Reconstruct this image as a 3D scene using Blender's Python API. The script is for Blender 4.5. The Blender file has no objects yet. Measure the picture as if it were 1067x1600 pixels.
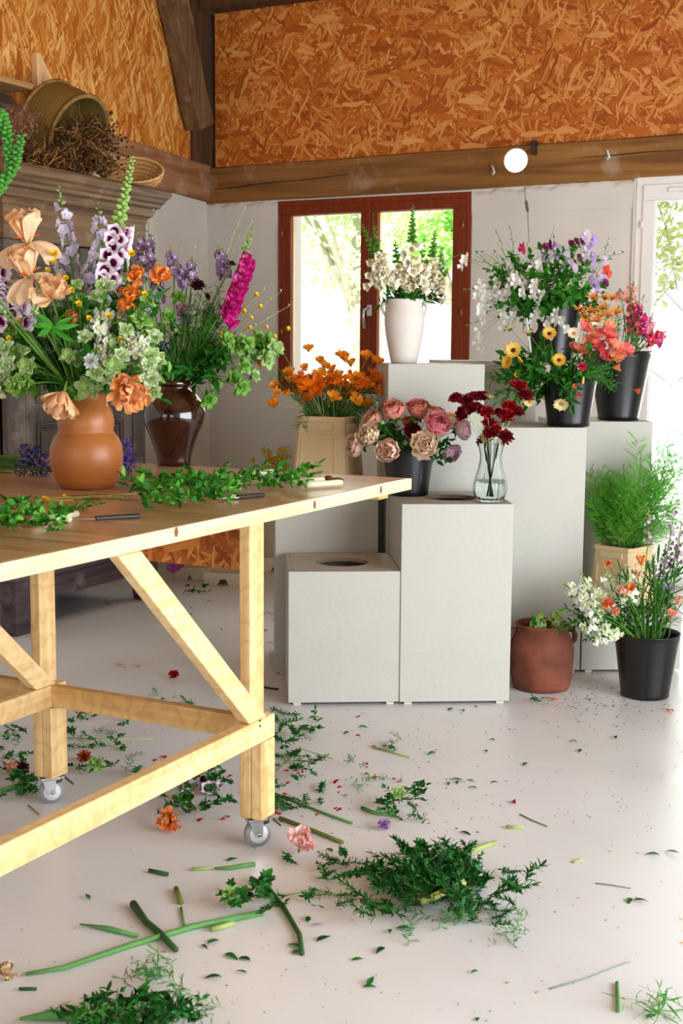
import bpy, math, random
from mathutils import Vector as V, Matrix as Mx
PI = math.pi
random.seed(11)
S = bpy.context.scene
COL = S.collection

# ------------------------------------------------------------------ camera
CAM = V((0, 0, 1.4)); FPX = 2036.2
YAW, PITCH, ROLL = 0.47475, -0.125404, 0.0072686
_f = V((-math.sin(YAW)*math.cos(PITCH), math.cos(YAW)*math.cos(PITCH), math.sin(PITCH)))
_r0 = V((math.cos(YAW), math.sin(YAW), 0)); _u0 = _r0.cross(_f)
RT = _r0*math.cos(ROLL) + _u0*math.sin(ROLL); UP = _u0*math.cos(ROLL) - _r0*math.sin(ROLL); FW = _f
cd = bpy.data.cameras.new('camera'); cam = bpy.data.objects.new('camera', cd); COL.objects.link(cam)
cd.sensor_fit = 'VERTICAL'; cd.sensor_height = 36; cd.lens = FPX/1600*36
cam.matrix_world = Mx(((RT.x, UP.x, -FW.x, CAM.x), (RT.y, UP.y, -FW.y, CAM.y), (RT.z, UP.z, -FW.z, CAM.z), (0, 0, 0, 1)))
cd.dof.use_dof = True; cd.dof.focus_distance = 5.0; cd.dof.aperture_fstop = 9.0
cd.clip_end = 200
S.camera = cam
# ------------------------------------------------------------------ look
S.view_settings.view_transform = 'Standard'; S.view_settings.look = 'None'
S.view_settings.gamma = 1; S.view_settings.use_curve_mapping = False
S.view_settings.exposure = -0.10
S.cycles.use_denoising = True
S.cycles.max_bounces = 8; S.cycles.diffuse_bounces = 4; S.cycles.glossy_bounces = 3; S.cycles.transmission_bounces = 8
S.cycles.sample_clamp_indirect = 6; S.cycles.caustics_reflective = False; S.cycles.caustics_refractive = False
W = bpy.data.worlds.new('sky'); S.world = W; W.use_nodes = True
W.node_tree.nodes['Background'].inputs[0].default_value = (0.93, 0.98, 1.0, 1)
W.node_tree.nodes['Background'].inputs[1].default_value = 1.7
sd = bpy.data.lights.new('sun', 'SUN'); sun = bpy.data.objects.new('sun', sd); COL.objects.link(sun)
sd.energy = 20.0; sd.angle = 0.02; sd.color = (1, 1, .97)
sun.rotation_euler = V((0.25, 0.6, -0.9)).to_track_quat('-Z', 'Y').to_euler()
def area(name, loc, tgt, sx, sy, power, color):
    d = bpy.data.lights.new(name, 'AREA'); d.shape = 'RECTANGLE'; d.size = sx; d.size_y = sy; d.energy = power; d.color = color
    o = bpy.data.objects.new(name, d); COL.objects.link(o); o.location = loc
    o.rotation_euler = (V(tgt)-V(loc)).to_track_quat('-Z', 'Y').to_euler(); return o
area('daylight_side_doors', (2.45, 2.6, 1.35), (-2.6, 2.6, 1.35), 4.4, 2.4, 345, (.93, .97, 1))
area('rear_fill_light', (-1.2, -2.4, 1.35), (-1.2, 3, 1.35), 4.6, 2.4, 60, (.92, .965, 1))  # fill light added behind the camera, at an unseen rear opening
area('daylight_window', (-3.63, 7.62, 1.75), (-3.63, 3, 1.2), 1.0, 1.0, 22, (.97, 1, .98))
area('daylight_glass_door', (-1.2, 7.68, 1.25), (-1.2, 3, .6), 1.1, 2.1, 26, (.97, 1, .98))

def ray(px, py): return (FW*FPX + RT*(px-533.5) - UP*(py-800)).normalized()
def at(px, py, dist):                                   # a point dist metres in front of the lens plane
    r = ray(px, py); return CAM + r*(dist/r.dot(FW))
def fl(px, py, z=0.0):
    r = ray(px, py); return CAM + r*((z-CAM.z)/r.z)
def pl(px, py, ax, val):
    r = ray(px, py); return CAM + r*((val-CAM[ax])/r[ax])
def depth(p): return (V(p)-CAM).dot(FW)
def px_of(p):
    d = V(p)-CAM; return 533.5+FPX*d.dot(RT)/d.dot(FW), 800-FPX*d.dot(UP)/d.dot(FW)
def rnd(a, b): return random.uniform(a, b)

# ------------------------------------------------------------------ materials
def nodes(name):
    m = bpy.data.materials.new(name); m.use_nodes = True
    nt = m.node_tree; return m, nt, nt.nodes['Principled BSDF']
def rgb(h):
    h = h.lstrip('#'); c = [int(h[i:i+2], 16)/255 for i in (0, 2, 4)]
    return tuple((x/12.92 if x <= .04045 else ((x+.055)/1.055)**2.4) for x in c)+(1,)
def sm(name, col, rough=.5, spec=.5, metal=0, var=.0, vs=30, bump=0, bs=60, trans=0, coat=0, sheen=0):
    m, nt, b = nodes(name); c = rgb(col)
    b.inputs['Base Color'].default_value = c; b.inputs['Roughness'].default_value = rough
    b.inputs['Metallic'].default_value = metal; b.inputs['Specular IOR Level'].default_value = spec
    b.inputs['Coat Weight'].default_value = coat
    if var or bump:
        tc = nt.nodes.new('ShaderNodeTexCoord'); n = nt.nodes.new('ShaderNodeTexNoise')
        n.inputs['Scale'].default_value = vs; n.inputs['Detail'].default_value = 3
        nt.links.new(tc.outputs['Object'], n.inputs['Vector'])
        if var:
            mr = nt.nodes.new('ShaderNodeMapRange'); mr.inputs[1].default_value = .25; mr.inputs[2].default_value = .75
            mr.inputs[3].default_value = 1-var; mr.inputs[4].default_value = 1+var
            mx = nt.nodes.new('ShaderNodeVectorMath'); mx.operation = 'SCALE'; mx.inputs[0].default_value = c[:3]
            nt.links.new(n.outputs[0], mr.inputs[0]); nt.links.new(mr.outputs[0], mx.inputs['Scale']); nt.links.new(mx.outputs[0], b.inputs['Base Color'])
        if bump:
            n2 = nt.nodes.new('ShaderNodeTexNoise'); n2.inputs['Scale'].default_value = bs; n2.inputs['Detail'].default_value = 4
            nt.links.new(tc.outputs['Object'], n2.inputs['Vector'])
            bp = nt.nodes.new('ShaderNodeBump'); bp.inputs['Strength'].default_value = bump; bp.inputs['Distance'].default_value = .01
            nt.links.new(n2.outputs[0], bp.inputs['Height']); nt.links.new(bp.outputs[0], b.inputs['Normal'])
    if trans:                                            # thin plant tissue lets light through
        out = nt.nodes['Material Output']; t = nt.nodes.new('ShaderNodeBsdfTranslucent'); ms = nt.nodes.new('ShaderNodeMixShader')
        t.inputs[0].default_value = c; ms.inputs[0].default_value = trans
        if var: nt.links.new(mx.outputs[0], t.inputs[0])
        nt.links.new(b.outputs[0], ms.inputs[1]); nt.links.new(t.outputs[0], ms.inputs[2]); nt.links.new(ms.outputs[0], out.inputs[0])
    return m
def wood(name, c1, c2, axis=0, fine=40, rough=.6, planks=0, spec=.4, bands=None, dirt=None, bump=.25):
    m, nt, b = nodes(name); N = nt.nodes.new; L = nt.links.new
    tc = N('ShaderNodeTexCoord'); mp = N('ShaderNodeMapping')
    sc = [fine, fine, fine]; sc[axis] = fine*.06
    mp.inputs['Scale'].default_value = sc; L(tc.outputs['Object'], mp.inputs['Vector'])
    n = N('ShaderNodeTexNoise'); n.inputs['Scale'].default_value = 1; n.inputs['Detail'].default_value = 6; n.inputs['Distortion'].default_value = .6
    L(mp.outputs[0], n.inputs['Vector'])
    cr = N('ShaderNodeValToRGB'); cr.color_ramp.elements[0].color = rgb(c1); cr.color_ramp.elements[1].color = rgb(c2)
    cr.color_ramp.elements[0].position = .3; cr.color_ramp.elements[1].position = .68; L(n.outputs[0], cr.inputs[0])
    col = cr.outputs[0]
    def mul(colr, fac, sock, mode='MULTIPLY'):
        mx = N('ShaderNodeMix'); mx.data_type = 'RGBA'; mx.blend_type = mode
        mx.inputs[7].default_value = rgb(colr)
        L(sock, mx.inputs[6]); L(fac, mx.inputs[0]); return mx.outputs[2]
    if bands:                                            # pale and golden rings across the face of soft wood
        w = N('ShaderNodeTexWave'); mp2 = N('ShaderNodeMapping'); w.wave_type = 'BANDS'; w.bands_direction = 'XYZ'[axis]
        w.inputs['Scale'].default_value = bands[1]; w.inputs['Distortion'].default_value = 9; w.inputs['Detail'].default_value = 1; w.inputs['Detail Scale'].default_value = 3.5
        L(tc.outputs['Object'], mp2.inputs[0]); L(mp2.outputs[0], w.inputs[0])
        p = N('ShaderNodeMath'); p.operation = 'POWER'; p.inputs[1].default_value = 2.5; L(w.outputs['Fac'], p.inputs[0])
        p2 = N('ShaderNodeMath'); p2.operation = 'MULTIPLY'; p2.inputs[1].default_value = .24; L(p.outputs[0], p2.inputs[0])
        col = mul(bands[0], p2.outputs[0], col)
    if planks:
        sp = N('ShaderNodeSeparateXYZ'); L(tc.outputs['Object'], sp.inputs[0])
        o = sp.outputs[0 if axis == 1 else 1]
        a = N('ShaderNodeMath'); a.operation = 'MULTIPLY'; a.inputs[1].default_value = 1/planks; L(o, a.inputs[0])
        fr = N('ShaderNodeMath'); fr.operation = 'FRACT'; L(a.outputs[0], fr.inputs[0])
        lt = N('ShaderNodeMath'); lt.operation = 'LESS_THAN'; lt.inputs[1].default_value = .025; L(fr.outputs[0], lt.inputs[0])
        col = mul('#6b4a30', lt.outputs[0], col)
        flr = N('ShaderNodeMath'); flr.operation = 'FLOOR'; L(a.outputs[0], flr.inputs[0])
        wn = N('ShaderNodeTexWhiteNoise'); wn.noise_dimensions = '1D'; L(flr.outputs[0], wn.inputs['W'])
        w3 = N('ShaderNodeMath'); w3.operation = 'MULTIPLY'; w3.inputs[1].default_value = .5; L(wn.outputs[0], w3.inputs[0])
        col = mul('#c69a72', w3.outputs[0], col)
    if dirt:
        n3 = N('ShaderNodeTexNoise'); n3.inputs['Scale'].default_value = dirt[1]; n3.inputs['Detail'].default_value = 5; L(tc.outputs['Object'], n3.inputs[0])
        r3 = N('ShaderNodeMapRange'); r3.inputs[1].default_value = dirt[2]; r3.inputs[2].default_value = dirt[2]+.12; L(n3.outputs[0], r3.inputs[0])
        f3 = N('ShaderNodeMath'); f3.operation = 'MULTIPLY'; f3.inputs[1].default_value = dirt[3]; L(r3.outputs[0], f3.inputs[0])
        col = mul(dirt[0], f3.outputs[0], col, 'MIX')
    L(col, b.inputs['Base Color']); b.inputs['Roughness'].default_value = rough; b.inputs['Specular IOR Level'].default_value = spec
    bp = N('ShaderNodeBump'); bp.inputs['Strength'].default_value = bump; bp.inputs['Distance'].default_value = .004
    L(n.outputs[0], bp.inputs['Height']); L(bp.outputs[0], b.inputs['Normal'])
    return m
def osb(name, plane, base, pale, red, main, spread):
    """pressed strand board: layers of long random chips, each layer turned to its own direction"""
    m, nt, b = nodes(name); N = nt.nodes.new; L = nt.links.new
    tc = N('ShaderNodeTexCoord'); sp = N('ShaderNodeSeparateXYZ'); L(tc.outputs['Object'], sp.inputs[0])
    cb = N('ShaderNodeCombineXYZ'); L(sp.outputs[plane], cb.inputs[0]); L(sp.outputs[2], cb.inputs[1])
    wn = N('ShaderNodeTexNoise'); wn.inputs['Scale'].default_value = 9; wn.inputs['Detail'].default_value = 1; L(cb.outputs[0], wn.inputs[0])
    ws = N('ShaderNodeVectorMath'); ws.operation = 'SCALE'; ws.inputs['Scale'].default_value = .05; L(wn.outputs['Color'], ws.inputs[0])
    wa = N('ShaderNodeVectorMath'); wa.operation = 'ADD'; L(cb.outputs[0], wa.inputs[0]); L(ws.outputs[0], wa.inputs[1])
    fibre = N('ShaderNodeTexNoise'); fibre.inputs['Scale'].default_value = 20; fibre.inputs['Detail'].default_value = 6; L(cb.outputs[0], fibre.inputs[0])
    cr0 = N('ShaderNodeValToRGB'); L(fibre.outputs[0], cr0.inputs[0])
    cr0.color_ramp.elements[0].position = .3; cr0.color_ramp.elements[0].color = rgb(red); cr0.color_ramp.elements[1].position = .65; cr0.color_ramp.elements[1].color = rgb(base)
    col = cr0.outputs[0]; h = fibre.outputs[0]
    layers = 13
    for k in range(layers):
        mp = N('ShaderNodeMapping'); ang = main + spread*(((k*.618) % 1)-.5)*2
        mp.vector_type = 'TEXTURE'; mp.inputs['Rotation'].default_value = (0, 0, ang); mp.inputs['Location'].default_value = (k*3.17, k*1.3, 0)
        ln = (.10, .12, .08, .14, .10, .16, .12, .18, .15, .22, .17, .26, .20)[k]; wd = (.012, .018, .010, .022, .014, .026, .018, .032, .014, .040, .024, .020, .052)[k]
        mp.inputs['Scale'].default_value = (ln, wd, 1); L(wa.outputs[0], mp.inputs[0])
        vo = N('ShaderNodeTexVoronoi'); vo.voronoi_dimensions = '2D'; vo.inputs['Scale'].default_value = 1; vo.inputs['Randomness'].default_value = 1
        L(mp.outputs[0], vo.inputs['Vector'])
        sc = N('ShaderNodeSeparateColor'); L(vo.outputs['Color'], sc.inputs[0])
        lt = N('ShaderNodeMath'); lt.operation = 'LESS_THAN'; lt.inputs[1].default_value = (.34 if k < 6 else .24); L(sc.outputs[0], lt.inputs[0])
        l2 = N('ShaderNodeMath'); l2.operation = 'LESS_THAN'; l2.inputs[1].default_value = .42; L(vo.outputs['Distance'], l2.inputs[0])
        l3 = N('ShaderNodeMath'); l3.operation = 'MULTIPLY'; L(lt.outputs[0], l3.inputs[0]); L(l2.outputs[0], l3.inputs[1])
        cr = N('ShaderNodeValToRGB'); e = cr.color_ramp.elements
        e[0].position = 0; e[0].color = rgb(red); e[1].position = 1; e[1].color = rgb(pale); x = cr.color_ramp.elements.new(.45); x.color = rgb(base)
        gr = N('ShaderNodeTexNoise'); mg = N('ShaderNodeMapping'); mg.inputs['Scale'].default_value = (2, 9, 1); L(mp.outputs[0], mg.inputs[0]); gr.inputs['Scale'].default_value = 1; L(mg.outputs[0], gr.inputs[0])
        ad = N('ShaderNodeMath'); ad.operation = 'MULTIPLY_ADD'; ad.inputs[1].default_value = .7; L(gr.outputs[0], ad.inputs[0])
        a2 = N('ShaderNodeMath'); a2.operation = 'MULTIPLY_ADD'; a2.inputs[1].default_value = .9; a2.inputs[2].default_value = -.32; L(sc.outputs[1], a2.inputs[0]); L(a2.outputs[0], ad.inputs[2])
        L(ad.outputs[0], cr.inputs[0])
        mx = N('ShaderNodeMix'); mx.data_type = 'RGBA'; L(l3.outputs[0], mx.inputs[0]); L(col, mx.inputs[6]); L(cr.outputs[0], mx.inputs[7]); col = mx.outputs[2]
        hm = N('ShaderNodeMix'); hm.data_type = 'FLOAT'; L(l3.outputs[0], hm.inputs[0]); L(h, hm.inputs[2]); L(sc.outputs[2], hm.inputs[3]); h = hm.outputs[0]
    L(col, b.inputs['Base Color']); b.inputs['Roughness'].default_value = .55; b.inputs['Specular IOR Level'].default_value = .35
    bp = N('ShaderNodeBump'); bp.inputs['Strength'].default_value = .35; bp.inputs['Distance'].default_value = .003; L(h, bp.inputs['Height']); L(bp.outputs[0], b.inputs['Normal'])
    return m
def floor_mat():
    m, nt, b = nodes('painted_floor'); N = nt.nodes.new; L = nt.links.new
    tc = N('ShaderNodeTexCoord')
    n = N('ShaderNodeTexNoise'); n.inputs['Scale'].default_value = 1.7; n.inputs['Detail'].default_value = 5; L(tc.outputs['Object'], n.inputs[0])
    cr = N('ShaderNodeValToRGB'); e = cr.color_ramp.elements; e[0].position = .35; e[0].color = rgb('#dadbdf'); e[1].position = .65; e[1].color = rgb('#e2e3e7'); L(n.outputs[0], cr.inputs[0])
    n2 = N('ShaderNodeTexNoise'); n2.inputs['Scale'].default_value = 70; n2.inputs['Detail'].default_value = 5; L(tc.outputs['Object'], n2.inputs[0])
    r2 = N('ShaderNodeMapRange'); r2.inputs[1].default_value = .66; r2.inputs[2].default_value = .74; L(n2.outputs[0], r2.inputs[0])
    mx = N('ShaderNodeMix'); mx.data_type = 'RGBA'; mx.inputs[7].default_value = rgb('#bdb7b4'); L(cr.outputs[0], mx.inputs[6]); 
    f = N('ShaderNodeMath'); f.operation = 'MULTIPLY'; f.inputs[1].default_value = .5; L(r2.outputs[0], f.inputs[0]); L(f.outputs[0], mx.inputs[0])
    # faint scuffs: thin stretched noise
    mp = N('ShaderNodeMapping'); mp.inputs['Rotation'].default_value = (0, 0, .5); mp.inputs['Scale'].default_value = (2, 60, 1); L(tc.outputs['Object'], mp.inputs[0])
    n3 = N('ShaderNodeTexNoise'); n3.inputs['Scale'].default_value = 1; n3.inputs['Detail'].default_value = 2; L(mp.outputs[0], n3.inputs[0])
    r3 = N('ShaderNodeMapRange'); r3.inputs[1].default_value = .70; r3.inputs[2].default_value = .76; L(n3.outputs[0], r3.inputs[0])
    m3 = N('ShaderNodeMix'); m3.data_type = 'RGBA'; m3.inputs[7].default_value = rgb('#efecea'); L(mx.outputs[2], m3.inputs[6]); L(r3.outputs[0], m3.inputs[0])
    L(m3.outputs[2], b.inputs['Base Color'])
    rr = N('ShaderNodeMapRange'); rr.inputs[1].default_value = .3; rr.inputs[2].default_value = .7; rr.inputs[3].default_value = .26; rr.inputs[4].default_value = .42; L(n.outputs[0], rr.inputs[0]); L(rr.outputs[0], b.inputs['Roughness'])
    bp = N('ShaderNodeBump'); bp.inputs['Strength'].default_value = .15; bp.inputs['Distance'].default_value = .004
    n4 = N('ShaderNodeTexNoise'); n4.inputs['Scale'].default_value = 6; n4.inputs['Detail'].default_value = 6; L(tc.outputs['Object'], n4.inputs[0]); L(n4.outputs[0], bp.inputs['Height']); L(bp.outputs[0], b.inputs['Normal'])
    b.inputs['Specular IOR Level'].default_value = .5
    return m
def glass_mat(name, col=(1, 1, 1, 1), ior=1.45, thin=False):
    m, nt, b = nodes(name)
    if thin:
        out = nt.nodes['Material Output']; t = nt.nodes.new('ShaderNodeBsdfTransparent'); g = nt.nodes.new('ShaderNodeBsdfGlossy'); g.inputs['Roughness'].default_value = .02
        ms = nt.nodes.new('ShaderNodeMixShader'); fr = nt.nodes.new('ShaderNodeFresnel'); fr.inputs[0].default_value = 1.3
        nt.links.new(fr.outputs[0], ms.inputs[0]); nt.links.new(t.outputs[0], ms.inputs[1]); nt.links.new(g.outputs[0], ms.inputs[2]); nt.links.new(ms.outputs[0], out.inputs[0])
        t.inputs[0].default_value = (.96, .98, .97, 1)
    else:
        b.inputs['Base Color'].default_value = col; b.inputs['Transmission Weight'].default_value = 1; b.inputs['Roughness'].default_value = .01; b.inputs['IOR'].default_value = ior
    return m
def emis(name, col, st):
    m, nt, b = nodes(name); b.inputs['Emission Color'].default_value = rgb(col); b.inputs['Emission Strength'].default_value = st; return m

# ------------------------------------------------------------------ mesh helpers
class MB:
    def __init__(s): s.v = []; s.f = []; s.m = []; s.uvflat = []
    def add(s, vs, fs, mi=0, smooth=True):
        o = len(s.v); s.v += [tuple(v) for v in vs]; s.f += [tuple(i+o for i in f) for f in fs]; s.m += [mi]*len(fs); s.uvflat += [smooth]*len(fs); return s
    def merge(s, other, mat=None, mi=None):
        vs = [mat @ V(v) for v in other.v] if mat is not None else other.v
        o = len(s.v); s.v += [tuple(v) for v in vs]; s.f += [tuple(i+o for i in f) for f in other.f]
        s.m += list(other.m) if mi is None else [mi]*len(other.f); s.uvflat += other.uvflat; return s
    def box(s, a, b, mi=0):
        x0, y0, z0 = a; x1, y1, z1 = b
        return s.hexa([(x0,y0,z0),(x1,y0,z0),(x1,y1,z0),(x0,y1,z0),(x0,y0,z1),(x1,y0,z1),(x1,y1,z1),(x0,y1,z1)], mi)
    def hexa(s, p, mi=0):
        return s.add(p, [(0,3,2,1),(4,5,6,7),(0,1,5,4),(1,2,6,5),(2,3,7,6),(3,0,4,7)], mi, False)
    def tube(s, pts, rad, n=6, mi=0, cap=True):
        pts = [V(p) for p in pts]; k = len(pts)
        if not hasattr(rad, '__len__'): rad = [rad]*k
        vs = []; pn = None
        for i, p in enumerate(pts):
            t = (pts[min(i+1, k-1)]-pts[max(i-1, 0)]); t = t.normalized() if t.length > 1e-9 else V((0, 0, 1))
            if pn is None: pn = t.orthogonal().normalized()
            a = (pn - t*pn.dot(t)); a = a.normalized() if a.length > 1e-6 else t.orthogonal().normalized(); pn = a; b = t.cross(a)
            for j in range(n): w = 2*PI*j/n; vs.append(p + (a*math.cos(w)+b*math.sin(w))*rad[i])
        fs = [(i*n+j, i*n+(j+1) % n, (i+1)*n+(j+1) % n, (i+1)*n+j) for i in range(k-1) for j in range(n)]
        if cap: fs += [tuple(reversed(range(n))), tuple(range((k-1)*n, k*n))]
        return s.add(vs, fs, mi)
    def lathe(s, prof, n=32, mi=0, wob=None, cap0=False, cap1=False):
        vs = []
        for i, (r, z) in enumerate(prof):
            for j in range(n):
                w = 2*PI*j/n; q = r*(1+(wob(w, i) if wob else 0)); vs.append((q*math.cos(w), q*math.sin(w), z))
        fs = [(i*n+j, i*n+(j+1) % n, (i+1)*n+(j+1) % n, (i+1)*n+j) for i in range(len(prof)-1) for j in range(n)]
        if cap0: fs.append(tuple(reversed(range(n))))
        if cap1: fs.append(tuple(range((len(prof)-1)*n, len(prof)*n)))
        return s.add(vs, fs, mi)
    def ball(s, c, r, mi=0, n=6, sz=1):
        c = V(c); vs = []; 
        for i in range(1, n):
            a = PI*i/n
            for j in range(n+2): w = 2*PI*j/(n+2); vs.append(c+V((r*math.sin(a)*math.cos(w), r*math.sin(a)*math.sin(w), r*sz*math.cos(a))))
        q = n+2; fs = [((i)*q+j, (i+1)*q+j, (i+1)*q+(j+1) % q, i*q+(j+1) % q) for i in range(n-2) for j in range(q)]
        o = len(vs); vs += [c+V((0, 0, r*sz)), c-V((0, 0, r*sz))]
        fs += [(o, j, (j+1) % q) for j in range(q)] + [(o+1, (n-2)*q+(j+1) % q, (n-2)*q+j) for j in range(q)]
        return s.add(vs, fs, mi)
    def petal(s, L, Wd, th0=.3, curl=0, cup=.3, ruf=0, rk=3, az=0, base=(0, 0, 0), shape='round', mi=0, nu=6, nv=4, ph=0, mat=None):
        """one petal or leaf: leaves the axis at th0, bends by curl, cupped across, ruffled at the rim"""
        vs = []; x = 0.; z = 0.; ca, sa = math.cos(az), math.sin(az); B = V(base)
        for i in range(nu+1):
            t = i/nu; ang = th0+curl*t
            if i: x += math.sin(ang)*L/nu; z += math.cos(ang)*L/nu
            if shape == 'round': w = math.sin(PI*(.08+.86*t**.8))
            elif shape == 'fan': w = (.18+.82*t**.8)*(1-max(0, (t-.8)/.2)**2*.45)
            elif shape == 'lance': w = math.sin(PI*min(1, .06+.94*t**.75))**1.0 if t < 1 else 0.02
            elif shape == 'strap': w = min(1, .45+t*1.2)*(1-max(0, (t-.8)/.2)**2*.7)
            elif shape == 'heart': w = math.sin(PI*min(.97, .2+.77*t**.9))**.7
            else: w = 1-t*.9
            for j in range(nv+1):
                q = (2*j/nv-1); y = q*w*Wd/2
                o = cup*Wd*.5*q*q*w + (ruf*t*math.sin(rk*PI*q+ph+t*2) if ruf else 0) 
                nx, nz = -math.cos(ang), math.sin(ang)
                X = x+nx*o; Z = z+nz*o
                e = ruf*.5*t*math.cos(rk*PI*q*1.3+ph) if ruf else 0
                X += math.sin(ang)*e; Z += math.cos(ang)*e
                p = V((X*ca-y*sa, X*sa+y*ca, Z))+B
                vs.append(mat @ p if mat is not None else p)
        n = nv+1; fs = [(i*n+j, i*n+j+1, (i+1)*n+j+1, (i+1)*n+j) for i in range(nu) for j in range(nv)]
        return s.add(vs, fs, mi)
    def mesh(s, name, mats):
        me = bpy.data.meshes.new(name); me.from_pydata(s.v, [], s.f)
        for m in mats: me.materials.append(m)
        me.polygons.foreach_set('material_index', s.m); me.polygons.foreach_set('use_smooth', s.uvflat); me.update(); return me
    def obj(s, name, mats, parent=None, loc=None, rot=None, bevel=0):
        if not isinstance(mats, (list, tuple)): mats = [mats]
        return inst(name, s.mesh(name, mats), parent, loc, rot, bevel)
def inst(name, me, parent=None, loc=None, rot=None, bevel=0, mat=None):
    o = bpy.data.objects.new(name, me); COL.objects.link(o)
    if parent is not None: o.parent = parent
    if loc is not None: o.location = loc
    if rot is not None: o.rotation_euler = rot
    if mat is not None: o.matrix_basis = mat
    if bevel:
        b = o.modifiers.new('bevel', 'BEVEL'); b.width = bevel; b.segments = 2; b.limit_method = 'ANGLE'
    return o
def tag(o, label, cat, group=None, kind=None):
    o['label'] = label; o['category'] = cat
    if group: o['group'] = group
    if kind: o['kind'] = kind
    return o
def struct(o): o['kind'] = 'structure'; return o
def empty(name, loc=(0, 0, 0), rz=0):
    o = bpy.data.objects.new(name, None); COL.objects.link(o); o.location = loc; o.rotation_euler = (0, 0, rz); o.empty_display_size = .05; return o
def frame(zdir, roll=0, loc=(0, 0, 0), s=1):
    z = V(zdir).normalized(); x = V((0, 0, 1)).cross(z)
    x = x.normalized() if x.length > 1e-4 else V((1, 0, 0)); y = z.cross(x)
    c, sn = math.cos(roll), math.sin(roll); x2 = x*c+y*sn; y2 = y*c-x*sn; l = V(loc)
    return Mx(((x2.x*s, y2.x*s, z.x*s, l.x), (x2.y*s, y2.y*s, z.y*s, l.y), (x2.z*s, y2.z*s, z.z*s, l.z), (0, 0, 0, 1)))
def bez(p0, p1, p2, n=10):
    p0, p1, p2 = V(p0), V(p1), V(p2)
    return [p0*(1-t)**2 + p1*2*t*(1-t) + p2*t*t for t in (i/(n-1) for i in range(n))]
# ------------------------------------------------------------------ room materials
M = {}
M['plaster'] = sm('white_plaster', '#d9d5cf', .85, .2, var=.025, vs=5, bump=.35, bs=22)
M['plaster_side'] = M['plaster']
M['osb_back'] = osb('strand_board_back', 0, '#c06a20', '#e0a25c', '#8e3f0e', .25, 1.5)
M['osb_left'] = osb('strand_board_left', 1, '#cf8430', '#efc277', '#a8571a', 1.5, .75)
M['osb_apron'] = osb('strand_board_apron', 0, '#b5651f', '#d9964a', '#843a0c', .6, 1.5)
M['beam'] = wood('old_beam', '#69421c', '#9a6b35', 0, 16, .75, dirt=('#b5a68c', 4, .60, .55))
M['beam_y'] = wood('old_beam_side', '#7b4d2d', '#ab7d57', 1, 16, .75, dirt=('#c3a893', 5, .52, .5))
M['post'] = wood('dark_post', '#3a2412', '#5c3c1e', 2, 16, .8)
M['strut'] = wood('grey_strut', '#4f3720', '#7a5c3e', 2, 22, .8, dirt=('#a08f78', 9, .6, .4))
M['winwood'] = wood('red_stained_wood', '#6d2408', '#86330d', 2, 30, .45)
M['white_frame'] = sm('white_painted_frame', '#e9e7e6', .4, .5, var=.01)
M['metal'] = sm('brushed_metal', '#b9bbbd', .28, .5, metal=1)
M['white_metal'] = sm('white_handle', '#dedfe0', .3, .5)
M['glass'] = glass_mat('window_glass', thin=True)
M['floor'] = floor_mat()
BY, LX = 7.458, -4.85

# floor and walls
struct(MB().box((LX-.3, -3, -.1), (3, BY+.02, 0)).obj('floor', M['floor']))
m = MB()
def wx(x0, x1, z0, z1): m.box((x0, BY, z0), (x1, BY+.3, z1))
wx(LX-.3, -4.305, 0, 2.42); wx(-4.305, -2.967, 0, 1.11); wx(-4.305, -2.967, 2.335, 2.42); wx(-2.967, -1.97, 0, 2.42); wx(-.86, 3, 0, 2.42); wx(-1.97, -.86, 2.365, 2.42)
struct(m.obj('wall_back', M['plaster']))
struct(MB().box((LX-.3, -3, 0), (LX, BY+.3, 2.42)).obj('wall_left', M['plaster']))
m = MB().box((2.6, -3, 0), (2.9, .2, 4.4)).box((2.6, 5, 0), (2.9, BY+.3, 4.4)).box((2.6, .2, 2.7), (2.9, 5, 4.4)).box((2.6, .2, 0), (2.9, 5, .05))
struct(m.obj('wall_right', M['plaster']))
m = MB().box((LX-.3, -3, 0), (-3.6, -2.7, 4.4)).box((1.2, -3, 0), (2.9, -2.7, 4.4)).box((-3.6, -3, 2.6), (1.2, -2.7, 4.4))
struct(m.obj('wall_front', M['plaster']))
struct(MB().box((LX-.6, -5.5, 4.4), (3.6, BY+.5, 4.5)).obj('ceiling', sm('ceiling_boards', '#9a7448', .7)))  # reaches past the unseen rear wall, an overhang added to block the sun
# uneven lower lip of plaster that climbs over the beam
m = MB(); n = 120
for x0, x1 in ((LX, -4.305), (-2.967, -1.985)):
    vs = []
    for i in range(n+1):
        x = x0+(x1-x0)*i/n
        h = 2.335+.008*math.sin(x*31)+.006*math.sin(x*67+1)+(.02*math.exp(-((x+2.2)/.3)**2) if x > -3 else 0)
        for (dy, z) in ((-.006, 2.2), (-.014, h-.03), (-.010, h-.006), (0.004, h+.004)): vs.append((x, BY+dy, z))
    m.add(vs, [(i*4+j, (i+1)*4+j, (i+1)*4+j+1, i*4+j+1) for i in range(n) for j in range(3)])
struct(m.obj('trim_1', M['plaster']))
# strand board above the beams
struct(MB().box((LX+.06, BY+.005, 2.40), (3, BY+.3, 4.4)).obj('wall_upper_back', M['osb_back']))
struct(MB().box((LX-.3, -3, 2.40), (LX-.004, 7.262, 4.4)).obj('wall_upper_left', M['osb_left']))

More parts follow.
